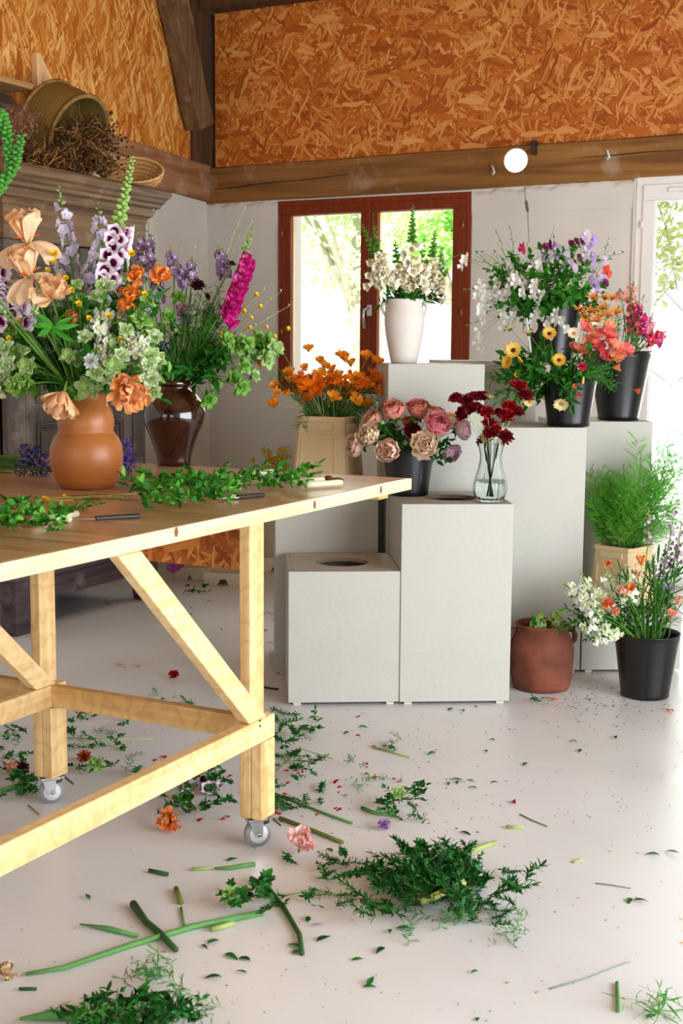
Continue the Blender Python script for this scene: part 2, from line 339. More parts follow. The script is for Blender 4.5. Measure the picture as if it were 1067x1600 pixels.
def rough_beam(pts_a, pts_b, w, h, seg, amp, seed):
    """a hewn beam: box section swept from a to b with a slightly wavy skin"""
    r = random.Random(seed); a, b = V(pts_a), V(pts_b); t = (b-a).normalized(); vs = []; up = V((0, 0, 1)); s = t.cross(up).normalized(); u = s.cross(t)
    prof = [(-1, -.92), (-.9, -1), (0, -1), (.9, -1), (1, -.92), (1, 0), (1, .92), (.9, 1), (0, 1), (-.9, 1), (-1, .92), (-1, 0)]
    ph = [r.uniform(0, 6) for _ in prof]
    for i in range(seg+1):
        c = a+(b-a)*i/seg
        for k, (p, q) in enumerate(prof):
            d = 1+amp*(math.sin(i*.9+ph[k])+math.sin(i*.37+ph[k]*2))
            vs.append(c+s*(p*w/2*d)+u*(q*h/2*d))
    n = 12; fs = [(i*n+j, (i+1)*n+j, (i+1)*n+(j+1) % n, i*n+(j+1) % n) for i in range(seg) for j in range(n)]
    fs += [tuple(range(n)), tuple(reversed(range(seg*n, seg*n+n)))]
    return MB().add(vs, fs, 0, False)
o = rough_beam((LX-.03, BY+.10, 2.457), (3, BY+.10, 2.492), .24, .235, 60, .010, 1).obj('wood_beam', M['beam'])
tag(o, 'old brown timber beam with cracks and plaster smears running above the window and glass door', 'beam')
cm = sm('dark_crack', '#1d0f05', .9)
for pts in ([(-4.79, 2.43), (-4.6, 2.436), (-4.4, 2.452), (-4.22, 2.462)], [(-4.42, 2.447), (-4.1, 2.458), (-3.86, 2.472), (-3.78, 2.482)], [(-2.35, 2.49), (-2.1, 2.492), (-1.9, 2.5), (-1.6, 2.495)]):
    MB().tube([(x, BY-.0215, z) for x, z in pts], [.001, .0035, .003, .001], 4).obj('crack', cm, o)
for x, z in ((-2.83, 2.452), (-2.14, 2.50)):             # blobs of dried plaster on the beam
    b = MB(); b.tube([(x-.012, BY-.026, z+.03), (x, BY-.03, z+.015), (x+.012, BY-.03, z-.02), (x+.002, BY-.028, z-.03), (x-.01, BY-.028, z-.01)], [.003, .007, .008, .006, .003], 5).obj('plaster_blob', M['plaster'], o)
o = rough_beam((LX-.045, 7.45, 2.468), (LX-.045, -2.9, 2.97), .15, .235, 60, .008, 2).obj('wood_beam', M['beam_y'])
tag(o, 'reddish brown timber beam stained white along the left wall behind the wicker basket', 'beam')
o = rough_beam((LX+.03, BY-.005, 3.66), (3, BY-.005, 3.66), .26, .22, 40, .006, 3).obj('wood_beam', M['post'])
tag(o, 'dark timber beam along the very top of the back wall', 'beam')
o = MB().box((LX-.2, 7.262, 2.575), (LX+.02, BY+.2, 4.4)).obj('corner_post', M['post'], bevel=.006)
tag(o, 'dark square timber post standing in the room corner on the beams', 'post')
# slanting strut in the upper corner
a, b = V((LX+.075, 7.255, 2.80)), V((LX+.075, 6.78, 4.0)); t = (b-a).normalized(); s = V((1, 0, 0)); u = t.cross(s)
m = MB(); vs = []; K = 14
for i in range(K+1):
    c = a+(b-a)*i/K
    for p, q in ((-1, -1), (1, -1), (1, 1), (-1, 1)):
        vs.append(c+s*p*.06*(1+.05*math.sin(i*1.7+p))+u*q*(.086+.006*math.sin(i*1.1+q)))
m.add(vs, [(i*4+j, i*4+(j+1) % 4, (i+1)*4+(j+1) % 4, (i+1)*4+j) for i in range(K) for j in range(4)]+[(3, 2, 1, 0), tuple(range(K*4, K*4+4))], 0, False)
o = m.obj('timber_strut', M['strut'], bevel=.008); tag(o, 'weathered greyish timber strut slanting up from the room corner', 'beam')
# ceiling-side bracket and shelf on the left wall
o = empty('shelf_bracket', (LX, 5.74, 2.75)); tag(o, 'small triangular pale wood bracket fixed on the strand board above the round sieve', 'bracket')
pw = wood('pale_pine', '#d9ab74', '#ecc796', 2, 30, .6)
MB().box((0, -.02, -.12), (.04, .02, .22)).obj('upright', pw, o, bevel=.002)
MB().hexa([(.02,-.012,.16),(.05,.012,.16),(.05,.24,-.12),(.02,.22,-.12),(.02,-.012,.2),(.05,.012,.2),(.05,.28,-.12),(.02,.26,-.12)]).obj('diagonal_brace', pw, o)
o = empty('wall_shelf', (LX, 4.9, 2.70)); tag(o, 'narrow wooden shelf with grey gutter pipe below it at upper left edge', 'shelf')
MB().box((0, -1.0, 0), (.28, .52, .03)).obj('board', wood('shelf_board', '#a77b49', '#c99a63', 1, 20, .7), o, bevel=.003)
MB().tube([(.16, -1, -.06), (.16, .45, -.06)], .035, 14).obj('gutter_pipe', sm('zinc', '#8f8b82', .35, .5, metal=.8), o)

# window
ww = M['winwood']
w = empty('window_1'); w['kind'] = 'structure'
x0, x1, z0, z1 = -4.303, -2.969, 1.112, 2.333
def fr(m, x0, x1, z0, z1, wdt, ya, yb):
    m.box((x0, ya, z0), (x1, yb, z0+wdt)); m.box((x0, ya, z1-wdt), (x1, yb, z1)); m.box((x0, ya, z0+wdt), (x0+wdt, yb, z1-wdt)); m.box((x1-wdt, ya, z0+wdt), (x1, yb, z1-wdt)); return m
fr(MB(), x0, x1, z0, z1, .05, BY-.012, BY+.08).obj('window_frame', ww, w, bevel=.003)
xm = -3.637
gm = sm('gilded_bead', '#b8894a', .6)
for k, (a, b, gl, gr) in enumerate(((x0+.035, xm-.002, -4.203, -3.702), (xm+.002, x1-.035, -3.582, -3.081))):
    m = MB(); zb, zt = z0+.035, z1-.035
    m.box((a, BY-.022, 2.24), (b, BY+.03, zt)); m.box((a, BY-.022, zb), (b, BY+.03, 1.17)); m.box((a, BY-.022, 1.17), (gl, BY+.03, 2.24)); m.box((gr, BY-.022, 1.17), (b, BY+.03, 2.24))
    s = m.obj('window_sash', ww, w, bevel=.004)
    MB().box((gl, BY+.008, 1.17), (gr, BY+.012, 2.24)).obj('pane', M['glass'], s)
    fr(MB(), gl-.001, gr+.001, 1.169, 2.241, .007, BY-.004, BY+.02).obj('glazing_bead', gm, s)
for x, z in ((-4.262, 2.13), (-4.262, 1.50), (-4.262, 1.2), (-3.013, 2.14), (-3.013, 1.62)):
    MB().tube([(x, BY-.03, z-.022), (x, BY-.03, z+.022)], .008, 8).obj('hinge', sm('brass_hinge', '#a9672f', .4, metal=.6), w)
h = MB().box((-3.648, BY-.036, 1.60), (-3.618, BY-.022, 1.668)).obj('handle_plate', M['white_metal'], w, bevel=.003)
MB().tube([(-3.633, BY-.036, 1.645), (-3.636, BY-.062, 1.647), (-3.650, BY-.066, 1.638), (-3.655, BY-.066, 1.60), (-3.648, BY-.066, 1.52)], [.008, .008, .009, .0085, .008], 8).obj('handle', M['metal'], h)

# glazed door at the right
d = empty('door_1'); d['kind'] = 'structure'; wf = M['white_frame']
fr(MB(), -1.968, -.862, -.06, 2.362, .05, BY-.02, BY+.08).obj('door_frame', wf, d, bevel=.003)
m = MB(); gl, gr = -1.858, -.98
m.box((-1.925, BY-.034, 2.232), (-.91, BY+.02, 2.318)); m.box((-1.925, BY-.034, .01), (-.91, BY+.02, .11)); m.box((-1.925, BY-.034, .11), (gl, BY+.02, 2.232)); m.box((gr, BY-.034, .11), (-.91, BY+.02, 2.232))
s = m.obj('door_leaf', wf, d, bevel=.004)
MB().box((gl, BY-.006, .11), (gr, BY-.002, 2.232)).obj('pane', M['glass'], s)
fr(MB(), gl-.001, gr+.001, .109, 2.233, .006, BY-.012, BY+.004).obj('glazing_bead', sm('white_bead', '#f4f3f2', .4), s)
MB().box((-1.78, BY-.05, 2.272), (-1.2, BY-.034, 2.296)).obj('rail', wf, s, bevel=.003)
for z in (2.10, 1.1): MB().tube([(-1.928, BY-.036, z-.02), (-1.928, BY-.036, z+.02)], .007, 8).obj('hinge', wf, d)
MB().box((-1.985, BY-.014, 0), (-1.966, BY+.01, 2.36)).obj('edge_trim', M['plaster'], d)

# ------------------------------------------------------------------ garden beyond the glass
LEAFMAT = {}
def gleaf(c): 
    if c not in LEAFMAT: LEAFMAT[c] = sm('leaf_'+c.strip('#'), c, .5, .35, var=.22, vs=25, trans=.35)
    return LEAFMAT[c]
struct(MB().box((-40, BY+.3, -.12), (30, 60, -.03)).obj('ground_outside', sm('pale_gravel', '#e6e4dc', .9, .2, var=.08, vs=3, bump=.5)))
def bush(name, label, cat, c, rx, ry, rz, n, size, col, seed, trunk=0, bark='#6b5a44'):
    r = random.Random(seed); m = MB()
    blobs = [(V((r.gauss(0, .42)*rx, r.gauss(0, .42)*ry, r.gauss(0, .38)*rz)), r.uniform(.25, .5)) for _ in range(14)]
    for i in range(n):
        b, q = r.choice(blobs); dirv = V((r.gauss(0, 1), r.gauss(0, 1), r.gauss(0, 1))).normalized()
        p = b+V((dirv.x*rx*q, dirv.y*ry*q, dirv.z*rz*q))*r.uniform(.5, 1.1)
        a = V((r.gauss(0, 1), r.gauss(0, 1), r.gauss(0, .7)-.3)).normalized(); s2 = a.orthogonal().normalized(); l = size*r.uniform(.6, 1.3)
        m.add([p, p+a*l*.5+s2*l*.28, p+a*l, p+a*l*.5-s2*l*.28], [(0, 1, 2, 3)])
    root = empty(name, c) if trunk else None
    if trunk:
        f = m.obj('foliage', gleaf(col), root, loc=(0, 0, trunk+rz*.6)); bk = MB()
        bk.tube([(0, 0, 0), (.05, .03, trunk*.5), (.1, 0, trunk+rz*.6)], [.14, .11, .06], 10)
        for k in range(6): a = r.uniform(0, 6.3); bk.tube([(.05, 0, trunk*.7), (math.cos(a)*rx*.4, math.sin(a)*ry*.4, trunk+rz*.5), (math.cos(a)*rx*.8, math.sin(a)*ry*.8, trunk+rz*r.uniform(.3, 1.2))], [.05, .03, .01], 6)
        bk.obj('trunk', sm('bark'+str(seed), bark, .9, bump=.6), root)
    elif name == 'climbing_plant':
        root = empty(name, c); m.obj('foliage', gleaf(col), root); bk = MB()
        for k in range(5):
            a = [V((r.gauss(0, .3)*rx, r.gauss(0, .3)*ry, rz*1.3-i*rz*r.uniform(.18, .3))) for i in range(9)]; bk.tube([V((0, 0, -c[2]-.03))] + [V((rx*math.sin(3*k+j)*.7, .08*math.cos(k+j), -c[2]+(c[2]-rz)*j/9)) for j in range(1, 10)] + a[::-1] if k < 2 else a, .003, 4)
        bk.obj('stem', sm('dry_vine'+str(seed), '#a3a07c', .9), root)
    else: root = m.obj(name, gleaf(col), loc=c)
    return tag(root, label, cat)
bush('garden_tree', 'leafy tree whose branches hang over the upper part of the red window', 'tree', (-6.9, 13.6, -.05), 1.9, 1.2, .8, 2600, .13, '#b9de92', 3, 2.75, '#a79c88')
bush('garden_tree', 'slim bright green tree outside seen through the upper right window pane', 'tree', (-5.0, 12.2, -.05), .9, .6, .72, 2600, .10, '#a6d678', 4, 2.35, '#b3a994')
bush('climbing_plant', 'thin pale green climber outside the left window pane', 'shrub', (-5.35, 10.4, 2.1), .34, .3, .75, 170, .09, '#c3e6a6', 5)
bush('climbing_plant', 'climbing plant with bare tangled stems hanging at the top of the glass door', 'shrub', (-2.05, 8.7, 2.2), .35, .25, .55, 620, .06, '#b9c487', 6)
bush('garden_shrub', 'pale blue green bush outside low in the glass door', 'shrub', (-2.6, 16.0, .62), 1.1, .9, .75, 1500, .13, '#b4d4c4', 7)
bush('garden_shrub', 'bluish green bush outside low behind the white stoneware vase', 'shrub', (-5.6, 15.0, .55), .7, .7, .95, 900, .12, '#c0dccf', 8)
bush('garden_tree', 'pale sunlit tree far outside in the upper part of the glass door', 'tree', (-2.9, 19, -.05), 1.7, 1.2, 1.2, 3000, .17, '#c4e2a8', 9, 2.0)

# ------------------------------------------------------------------ armoire
aw = wood('armoire_wood', '#241a14', '#4d3e35', 2, 26, .6, dirt=('#8d7c6e', 6, .55, .4))
awh = wood('armoire_wood_across', '#432e1b', '#7b5b3a', 1, 26, .6, dirt=('#a08a6c', 9, .56, .35))
awd = wood('armoire_wood_dark', '#2f2328', '#5b4a4f', 1, 26, .55, dirt=('#8c7d80', 7, .6, .5))
dk = sm('armoire_side_shade', '#17110d', .8)  # near-black: the shade on the near side is put into its colour
A = empty('armoire', (-4.55, 5.36, 0)); tag(A, 'tall old dark wood armoire with moulded cornice standing against the left wall', 'wardrobe')
def P2(m, name, mat, bev=.003, par=None):
    o = m.obj(name, mat, par or A, bevel=bev)
    if par is None: o.location = (4.55, -5.36, 0)
    return o
XF = -4.26; XB = -4.84
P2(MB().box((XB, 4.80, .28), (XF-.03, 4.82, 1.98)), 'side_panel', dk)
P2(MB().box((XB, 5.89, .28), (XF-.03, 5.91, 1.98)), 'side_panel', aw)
P2(MB().box((XB, 4.82, .28), (XB+.02, 5.89, 1.98)), 'back_panel', aw)
P2(MB().box((XF-.05, 4.80, .28), (XF, 4.93, 1.90)), 'stile', aw); P2(MB().box((XF-.05, 5.80, .28), (XF, 5.91, 1.90)), 'stile', aw)
P2(MB().box((XF-.05, 4.79, 1.90), (XF+.015, 4.90, 2.09)).box((XF-.05, 4.905, 1.90), (XF+.012, 5.92, 2.09)), 'frieze_board', awh)
def sweep_cornice(prof):
    """profile (out, z) carried round the near side, the front and the far side"""
    vs = []
    for (e, z) in prof:
        vs += [(XB, 4.80-e, z), (XF+e, 4.80-e, z), (XF+e, 5.91+e*.45, z), (XB, 5.91+e*.45, z)]
    n = 4; fs = [(i*n+j, i*n+j+1, (i+1)*n+j+1, (i+1)*n+j) for i in range(len(prof)-1) for j in range(3)]
    fs.append(tuple(range((len(prof)-1)*n, len(prof)*n))); return MB().add(vs, fs, 0, False)
P2(sweep_cornice([(.01, 2.05), (.02, 2.06), (.02, 2.075), (.03, 2.085), (.05, 2.095), (.06, 2.115), (.062, 2.13), (.09, 2.14), (.095, 2.155), (.11, 2.165), (.12, 2.18), (.135, 2.19), (.145, 2.205), (.147, 2.22), (.14, 2.235), (.10, 2.24), (0, 2.24)]), 'cornice', awh, 0)
P2(MB().box((XB, 4.80, 1.975), (XF-.02, 5.91, 1.99)), 'top_board', awh)
for y0, y1, ny in ((4.935, 5.363, 1), (5.367, 5.795, 0)):
    m = MB(); t = .075; zz = [.32, 1.02, 1.16, 1.88]
    m.box((XF-.03, y0, .30), (XF-.002, y0+t, 1.895)); m.box((XF-.03, y1-t, .30), (XF-.002, y1, 1.895))
    for a, b in ((.30, .40), (1.02, 1.12), (1.80, 1.895)): m.box((XF-.03, y0+t, a), (XF-.002, y1-t, b))
    dr = P2(m, 'door', aw, .004)
    for a, b in ((.40, 1.02), (1.12, 1.80)):
        pm = MB().box((XF-.028, y0+t, a), (XF-.018, y1-t, b)); pm.box((XF-.03, y0+t+.04, a+.04), (XF-.008, y1-t-.04, b-.04))
        P2(pm, 'door_panel', aw, .003, dr)
        q = MB()
        for e, dx in ((0, 0), (.012, .006)):
            fy0, fy1, fz0, fz1 = y0+t+e, y1-t-e, a+e, b-e; g = .011
            for bb in (((XF-.018, fy0, fz0), (XF+.004-dx, fy0+g, fz1)), ((XF-.018, fy1-g, fz0), (XF+.004-dx, fy1, fz1)), ((XF-.018, fy0+g, fz0), (XF+.004-dx, fy1-g, fz0+g)), ((XF-.018, fy0+g, fz1-g), (XF+.004-dx, fy1-g, fz1))): q.box(*bb)
        P2(q, 'moulding', aw, .002, dr)
    if ny: P2(MB().box((XF, y1-.04, 1.15), (XF+.004, y1-.015, 1.33)).ball((XF+.006, y1-.028, 1.24), .007), 'lock_plate', sm('dark_iron', '#2a2422', .5, metal=.7), .001, dr)
P2(MB().box((XB, 4.772, .155), (XF+.05, 5.945, .268)).box((XB, 4.76, .268), (XF+.06, 5.955, .29)), 'base', awd)
for y in (4.775, 5.83):
    for x in (XF-.05, XB+.01):
        m = MB(); prof = [(0, .155), (.115, .155), (.115, .13), (.085, .12), (.088, .09), (.105, .05), (.10, .0), (0, 0)] if y < 5 else [(0, .155), (.115, .155), (.115, 0), (.02, 0), (.005, .05), (.03, .09), (.028, .12), (0, .13)]
        n = len(prof); vs = [(x, y+a, z) for a, z in prof]+[(x+.095, y+a, z) for a, z in prof]
        m.add(vs, [tuple(range(n)), tuple(reversed(range(n, 2*n)))]+[(i, n+i, n+(i+1) % n, (i+1) % n) for i in range(n)], 0, False)
        P2(m, 'foot', awd, .003)

# ------------------------------------------------------------------ work table on castors
pine = wood('pine_lumber', '#d2a869', '#edcf98', 2, 30, .5, bands=('#c68f3f', 4), spec=.4)
piney = wood('pine_lumber_long', '#dcb478', '#f3d9a6', 1, 30, .5, bands=('#d3a252', 5), spec=.4)
pinex = wood('pine_lumber_across', '#c69452', '#e4bf80', 0, 30, .5, bands=('#b97f34', 4), spec=.4)
top = wood('table_planks', '#b88c62', '#dcb88f', 0, 26, .28, planks=.143, spec=.6, dirt=('#c9a583', 3, .5, .5))
edge = wood('table_edge', '#ddb787', '#f3dbb5', 1, 26, .5)
T = empty('work_table', (-2.6, 2.6, 0)); tag(T, 'large pine work table on castor wheels covered with cut greenery', 'table')
def TP(m, name, mat, bev=.003, par=T):
    o = m.obj(name, mat, par, bevel=bev)
    if par is T: o.location = (2.6, -2.6, 0)
    return o
m = MB().box((-3.45, .9, .925), (-1.803, 4.02, .963)); tt = TP(m, 'table_top', top, .005)
TP(MB().box((-1.803, .9, .925), (-1.80, 4.02, .9625)), 'edge_board', edge, 0, tt)
kn = sm('wood_knot', '#7c4a2c', .6)
for y, z in ((3.78, .946), (3.33, .944), (2.62, .95)):
    m = MB(); m.ball((-1.80, y, z), .009, 0, 6, 1.4); q = [(-1.80+(x+1.80)*.12, yy, zz) for x, yy, zz in m.v]; m.v = q; TP(m, 'wood_knot', kn, 0, tt)
TP(MB().box((-3.40, 3.83, .905), (-1.83, 3.9, .925)), 'batten', pinex)
def caster(x, y, ang, par):
    c = MB(); R = .037
    w = MB(); w.tube([(0, -.012, R), (0, .012, R)], R, 28); w.tube([(0, -.0125, R), (0, .0125, R)], R*.45, 20)
    wh = w.obj('wheel', sm('grey_rubber', '#8f9397', .5), par)
    hb = MB(); hb.tube([(0, -.0135, R), (0, .0135, R)], R*.72, 24); hub = hb.obj('wheel_hub', sm('pale_plastic', '#dfe0e0', .4), par); hub.parent = par
    f = MB()
    for s in (-1, 1): f.hexa([(-.012, s*.016, R-.008), (.010, s*.016, R-.008), (.010, s*.0185, R-.008), (-.012, s*.0185, R-.008), (-.03, s*.016, .078), (.012, s*.016, .078), (.012, s*.0185, .078), (-.03, s*.0185, .078)])
    f.box((-.032, -.0185, .075), (.026, .0185, .079)); f.tube([(0, -.02, R), (0, .02, R)], .0055, 8); f.box((-.035, -.03, .083), (.035, .03, .087)); f.tube([(0, 0, .077), (0, 0, .085)], .016, 14)
    fk = f.obj('fork', M['metal'], par)
    b = MB().hexa([(.012, -.014, .062), (.03, -.014, .066), (.03, .014, .066), (.012, .014, .062), (.012, -.014, .08), (.034, -.014, .086), (.034, .014, .086), (.012, .014, .08)])
    b.hexa([(.03, -.014, .083), (.065, -.014, .05), (.065, .014, .05), (.03, .014, .083), (.034, -.014, .087), (.068, -.014, .053), (.068, .014, .053), (.034, .014, .087)])
    bk = b.obj('brake', sm('black_plastic', '#151515', .4), par)
    for o in (wh, hub, fk, bk): o.location = (x+2.6, y-2.6, 0) if par is T else (0, 0, 0); o.rotation_euler = (0, 0, ang)
for x, yy in ((-1.79, 3.01), (-2.53, 3.01), (-3.3, 3.01), (-1.79, 1.15), (-2.53, 1.15), (-3.3, 1.15)):
    y2 = yy+.075
    leg = TP(MB().box((x-.072, yy, .088), (x-.036, y2, .925)), 'leg', pine, .004)
    TP(MB().box((x-.0355, yy, .088), (x, y2, .312)), 'leg_block', pine, .004)
    cas = empty('caster', (x-.036+2.6, yy+.037-2.6, 0), .9); cas.parent = T; cas.name = 'caster'; caster(0, 0, 0, cas)
    for c in cas.children: c.rotation_euler = (0, 0, 0)
for x in (-1.79, -2.53, -3.3):
    TP(MB().box((x-.036, 1.15, .314), (x, 3.085, .381)), 'lower_rail', piney, .004)
    for ya, yb in ((3.04, 2.42), (1.20, 1.82)):
        s = 1 if yb < ya else -1; w_ = .045*s
        TP(MB().hexa([(x-.035, ya, .382), (x-.001, ya, .382), (x-.001, ya-2*w_, .382), (x-.035, ya-2*w_, .382), (x-.035, yb+w_, .925), (x-.001, yb+w_, .925), (x-.001, yb-w_, .925), (x-.035, yb-w_, .925)]), 'brace', piney, .003)
for y in (3.013, 1.187): TP(MB().box((-3.336, y, .3145), (-1.828, y+.035, .3805)), 'cross_rail', pinex, .004)
TP(MB().box((-3.33, 3.09, .777), (-1.84, 3.105, .924)), 'apron', M['osb_apron'], .001)
for z in (.395, .41): TP(MB().ball((-1.789, 3.0+z*0, z-.03), .0035, 0, 5), 'screw', sm('steel_screw', '#6b5540', .4, metal=.6), 0)

# ------------------------------------------------------------------ display plinths
mdf = sm('grey_painted_board', '#b9b8b0', .6, .35, var=.02, vs=8, bump=.12, bs=40)
raw = wood('raw_board_edge', '#7d6450', '#a58c72', 0, 30, .8)
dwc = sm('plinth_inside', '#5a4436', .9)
ANG = math.radians(31); UU = V((math.cos(ANG), math.sin(ANG), 0)); DD = V((-math.sin(ANG), math.cos(ANG), 0))
def plinth(p, h, label, hole=True, w=.438, dp=.465, rz=0):
    o = empty('display_plinth', (p[0], p[1], 0), ANG+rz); tag(o, label, 'plinth', 'grey display plinths')
    t = .016; zb = .012
    MB().box((0, 0, zb), (w, t, h)).obj('front_panel', mdf, o, bevel=.0015)
    MB().box((0, dp-t, zb), (w, dp, h)).obj('back_panel', mdf, o, bevel=.0015)
    MB().box((0, t+.001, zb), (t, dp-t-.001, h)).obj('side_panel', mdf, o, bevel=.0015)
    MB().box((w-t, t+.001, zb), (w, dp-t-.001, h)).obj('side_panel', mdf, o, bevel=.0015)
    m = MB(); a0, a1, b0, b1 = t+.001, w-t-.001, t+.001, dp-t-.001; cx, cy, r = w/2+.005, dp/2, .108 if hole else 0
    if hole:
        n = 48; vs = []
        for z in (h-.0005, h-t):
            for k in range(n):
                a = 2*PI*(k+.5)/n; c, s = math.cos(a), math.sin(a); q = min(((a1-cx) if c > 0 else (cx-a0))/abs(c), ((b1-cy) if s > 0 else (cy-b0))/abs(s))
                vs.append((cx+c*q, cy+s*q, z))
            for k in range(n): a = 2*PI*(k+.5)/n; vs.append((cx+r*math.cos(a), cy+r*math.sin(a), z))
        fs = []; ms = []
        for k in range(n):
            j = (k+1) % n
            fs += [(k, j, n+j, n+k), (2*n+k, 3*n+k, 3*n+j, 2*n+j), (n+k, n+j, 3*n+j, 3*n+k)]; ms += [0, 0, 1]
        m.v = [tuple(v) for v in vs]; m.f = fs; m.m = ms; m.uvflat = [False]*len(fs)
        # square off the corners left by the fan
        for sx, sy in ((a0, b0), (a1, b0), (a0, b1), (a1, b1)):
            best = sorted(range(n), key=lambda k: (vs[k][0]-sx)**2+(vs[k][1]-sy)**2)[:2]
            m.add([(sx, sy, h-.0005), vs[best[0]], vs[best[1]]], [(0, 1, 2)], 0, False)
    else: m.box((a0, b0, h-t), (a1, b1, h-.0005))
    m.obj('top_panel', [mdf, raw], o)
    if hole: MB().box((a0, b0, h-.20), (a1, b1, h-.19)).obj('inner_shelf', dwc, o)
    for fx in (.02, w-.05):
        for fy in (.01, dp-.04): MB().box((fx, fy, 0), (fx+.03, fy+.03, zb)).obj('foot', sm('foot_wood', '#d3c4b4', .7), o)
    return o
PA = V((-2.464, 4.348, 0)); PB = V((-2.085, 4.570, 0)); PC = V((-2.757, 4.750, 0)); PD = PB+DD*.475+UU*-.0; PD = V((-2.335, 4.965, 0))+DD*.012
PF = V((-1.609, 5.422, 0))-UU*.442; PH = PF+UU*.445+DD*.0; PG = PH+DD*.475-UU*.012
PE = PD+UU*.30+DD*.5
plinth(PA, .535, 'lowest grey board plinth at front left with an empty round hole in its top')
plinth(PB, .80, 'front grey plinth carrying the peony bucket and the glass vase')
plinth(PC, .80, 'grey plinth behind the lowest one, carrying the bucket of orange poppies')
plinth(PD, 1.335, 'tallest grey plinth in front of the window carrying the white stoneware vase', False, .408)
plinth(PE, 1.345, 'tall grey plinth at the back carrying the bucket of sweet peas', False)
plinth(PF, 1.069, 'tall grey plinth beside the terracotta pot carrying the calendula bucket', False)
plinth(PG, 1.069, 'tall grey plinth by the glass door carrying the snapdragon bucket', False)
plinth(PH, .268, 'low grey plinth at the right behind the floor bucket carrying the fern crate', False)
# ------------------------------------------------------------------ flower and leaf kinds (meshes shared by many stems)
PM = {}
def pm(c, trans=.22, var=.10, rough=.6):
    k = (c, trans)
    if k not in PM: PM[k] = sm('plant_'+c.strip('#'), c, rough, .25, var=var, vs=60, trans=trans)
    return PM[k]
STEM = pm('#5f8a35', .05); STEMD = pm('#3f6a2a', .05); STEMP = pm('#b3cb74', .05)
G1, G2, G3, G4 = pm('#236b18'), pm('#3f8a24'), pm('#74b240'), pm('#134412')
GB = pm('#2c7436'); GL = pm('#a9cf7c')
LIB = {}
def lib(key, fn):
    if key not in LIB: LIB[key] = fn()
    return LIB[key]
def poppy(v, c='#f08a1c', c2='#e0620c', openness=.5):
    def f():
        m = MB(); r = random.Random(v)
        for k in range(4): m.petal(.032, .034, .15+openness*(1 if k % 2 else .85)+r.uniform(-.1, .15), .35, .35, .004, 1.5, k*PI/2+r.uniform(-.1, .1), shape='fan', ph=r.uniform(0, 6), mi=k % 2)
        for k in range(8): a = k*.8; m.tube([(0, 0, 0), (.004*math.cos(a), .004*math.sin(a), .014)], .0008, 3, 2)
        return m.mesh('poppy_bloom', [pm(c, .35), pm(c2, .35), pm('#c9a21c')])
    return lib(('poppy', v, c, openness), f)
def buttercup(v, c='#f4cf1d', s=.011):
    def f():
        m = MB()
        for k in range(5): m.petal(s, s*1.1, .9, -.5, .4, .0006, 1, k*2*PI/5, shape='round', nu=3, nv=2)
        m.ball((0, 0, s*.25), s*.3, 1, 5)
        return m.mesh('buttercup_bloom', [pm(c, .2), pm('#a8a51c')])
    return lib(('bc', v, c, s), f)
def peony(v, outer='#eab9a0', inner='#d97f70', R=.048):
    def f():
        m = MB(); r = random.Random(v)
        for ring, (n, L, Wd, th, cu) in enumerate(((6, 1.25, 1.35, 1.55, -1.5), (7, 1.2, 1.2, 1.3, -1.5), (8, 1.1, 1.0, 1.0, -1.3), (9, 1.0, .8, .72, -1.1), (8, .9, .6, .45, -.8), (7, .8, .45, .2, -.4))):
            for k in range(n): m.petal(R*L*r.uniform(.9, 1.08), R*Wd*r.uniform(.85, 1.1), th+r.uniform(-.1, .12), cu, .5, R*.09, 2.0, 2*PI*(k+ring*.5)/n+r.uniform(-.15, .15), base=(0, 0, 0), shape='fan', ph=r.uniform(0, 6), mi=0 if ring < 2 else 1 if ring < 4 else 2, nu=6, nv=5)
        for k in range(5): m.petal(R*.5, R*.3, 1.5, .5, .2, 0, 1, k*1.26, base=(0, 0, -.002), shape='lance', mi=3, nu=3, nv=2)
        return m.mesh('peony_bloom', [pm(outer, .2), pm(mixc(outer, inner, .5), .2), pm(inner, .2), G1])
    return lib(('peony', v, outer, inner, R), f)
def mixc(a, b, t):
    a, b = a.lstrip('#'), b.lstrip('#'); return '#'+''.join('%02x' % round(int(a[i:i+2], 16)*(1-t)+int(b[i:i+2], 16)*t) for i in (0, 2, 4))
def scabious(v, c='#a01118', c2='#6d0a12', R=.021):
    def f():
        m = MB(); r = random.Random(v)
        for ring, (n, L, th) in enumerate(((11, 1.05, 1.45), (10, .9, 1.1), (9, .75, .75), (7, .55, .4), (5, .4, .1))):
            for k in range(n): m.petal(R*L*r.uniform(.85, 1.1), R*.55, th+r.uniform(-.15, .15), -.2, .3, R*.10, 2.4, 2*PI*(k+ring*.5)/n, base=(0, 0, ring*R*.08), shape='fan', ph=r.uniform(0, 6), mi=(ring+k) % 2, nu=3, nv=4)
        for k in range(8): m.petal(R*.7, R*.25, 1.9, -.6, .1, 0, 1, k*.785, base=(0, 0, -.002), shape='lance', mi=2, nu=2, nv=2)
        return m.mesh('scabious_bloom', [pm(c, .12), pm(c2, .12), STEM])
    return lib(('scab', v, c, R), f)
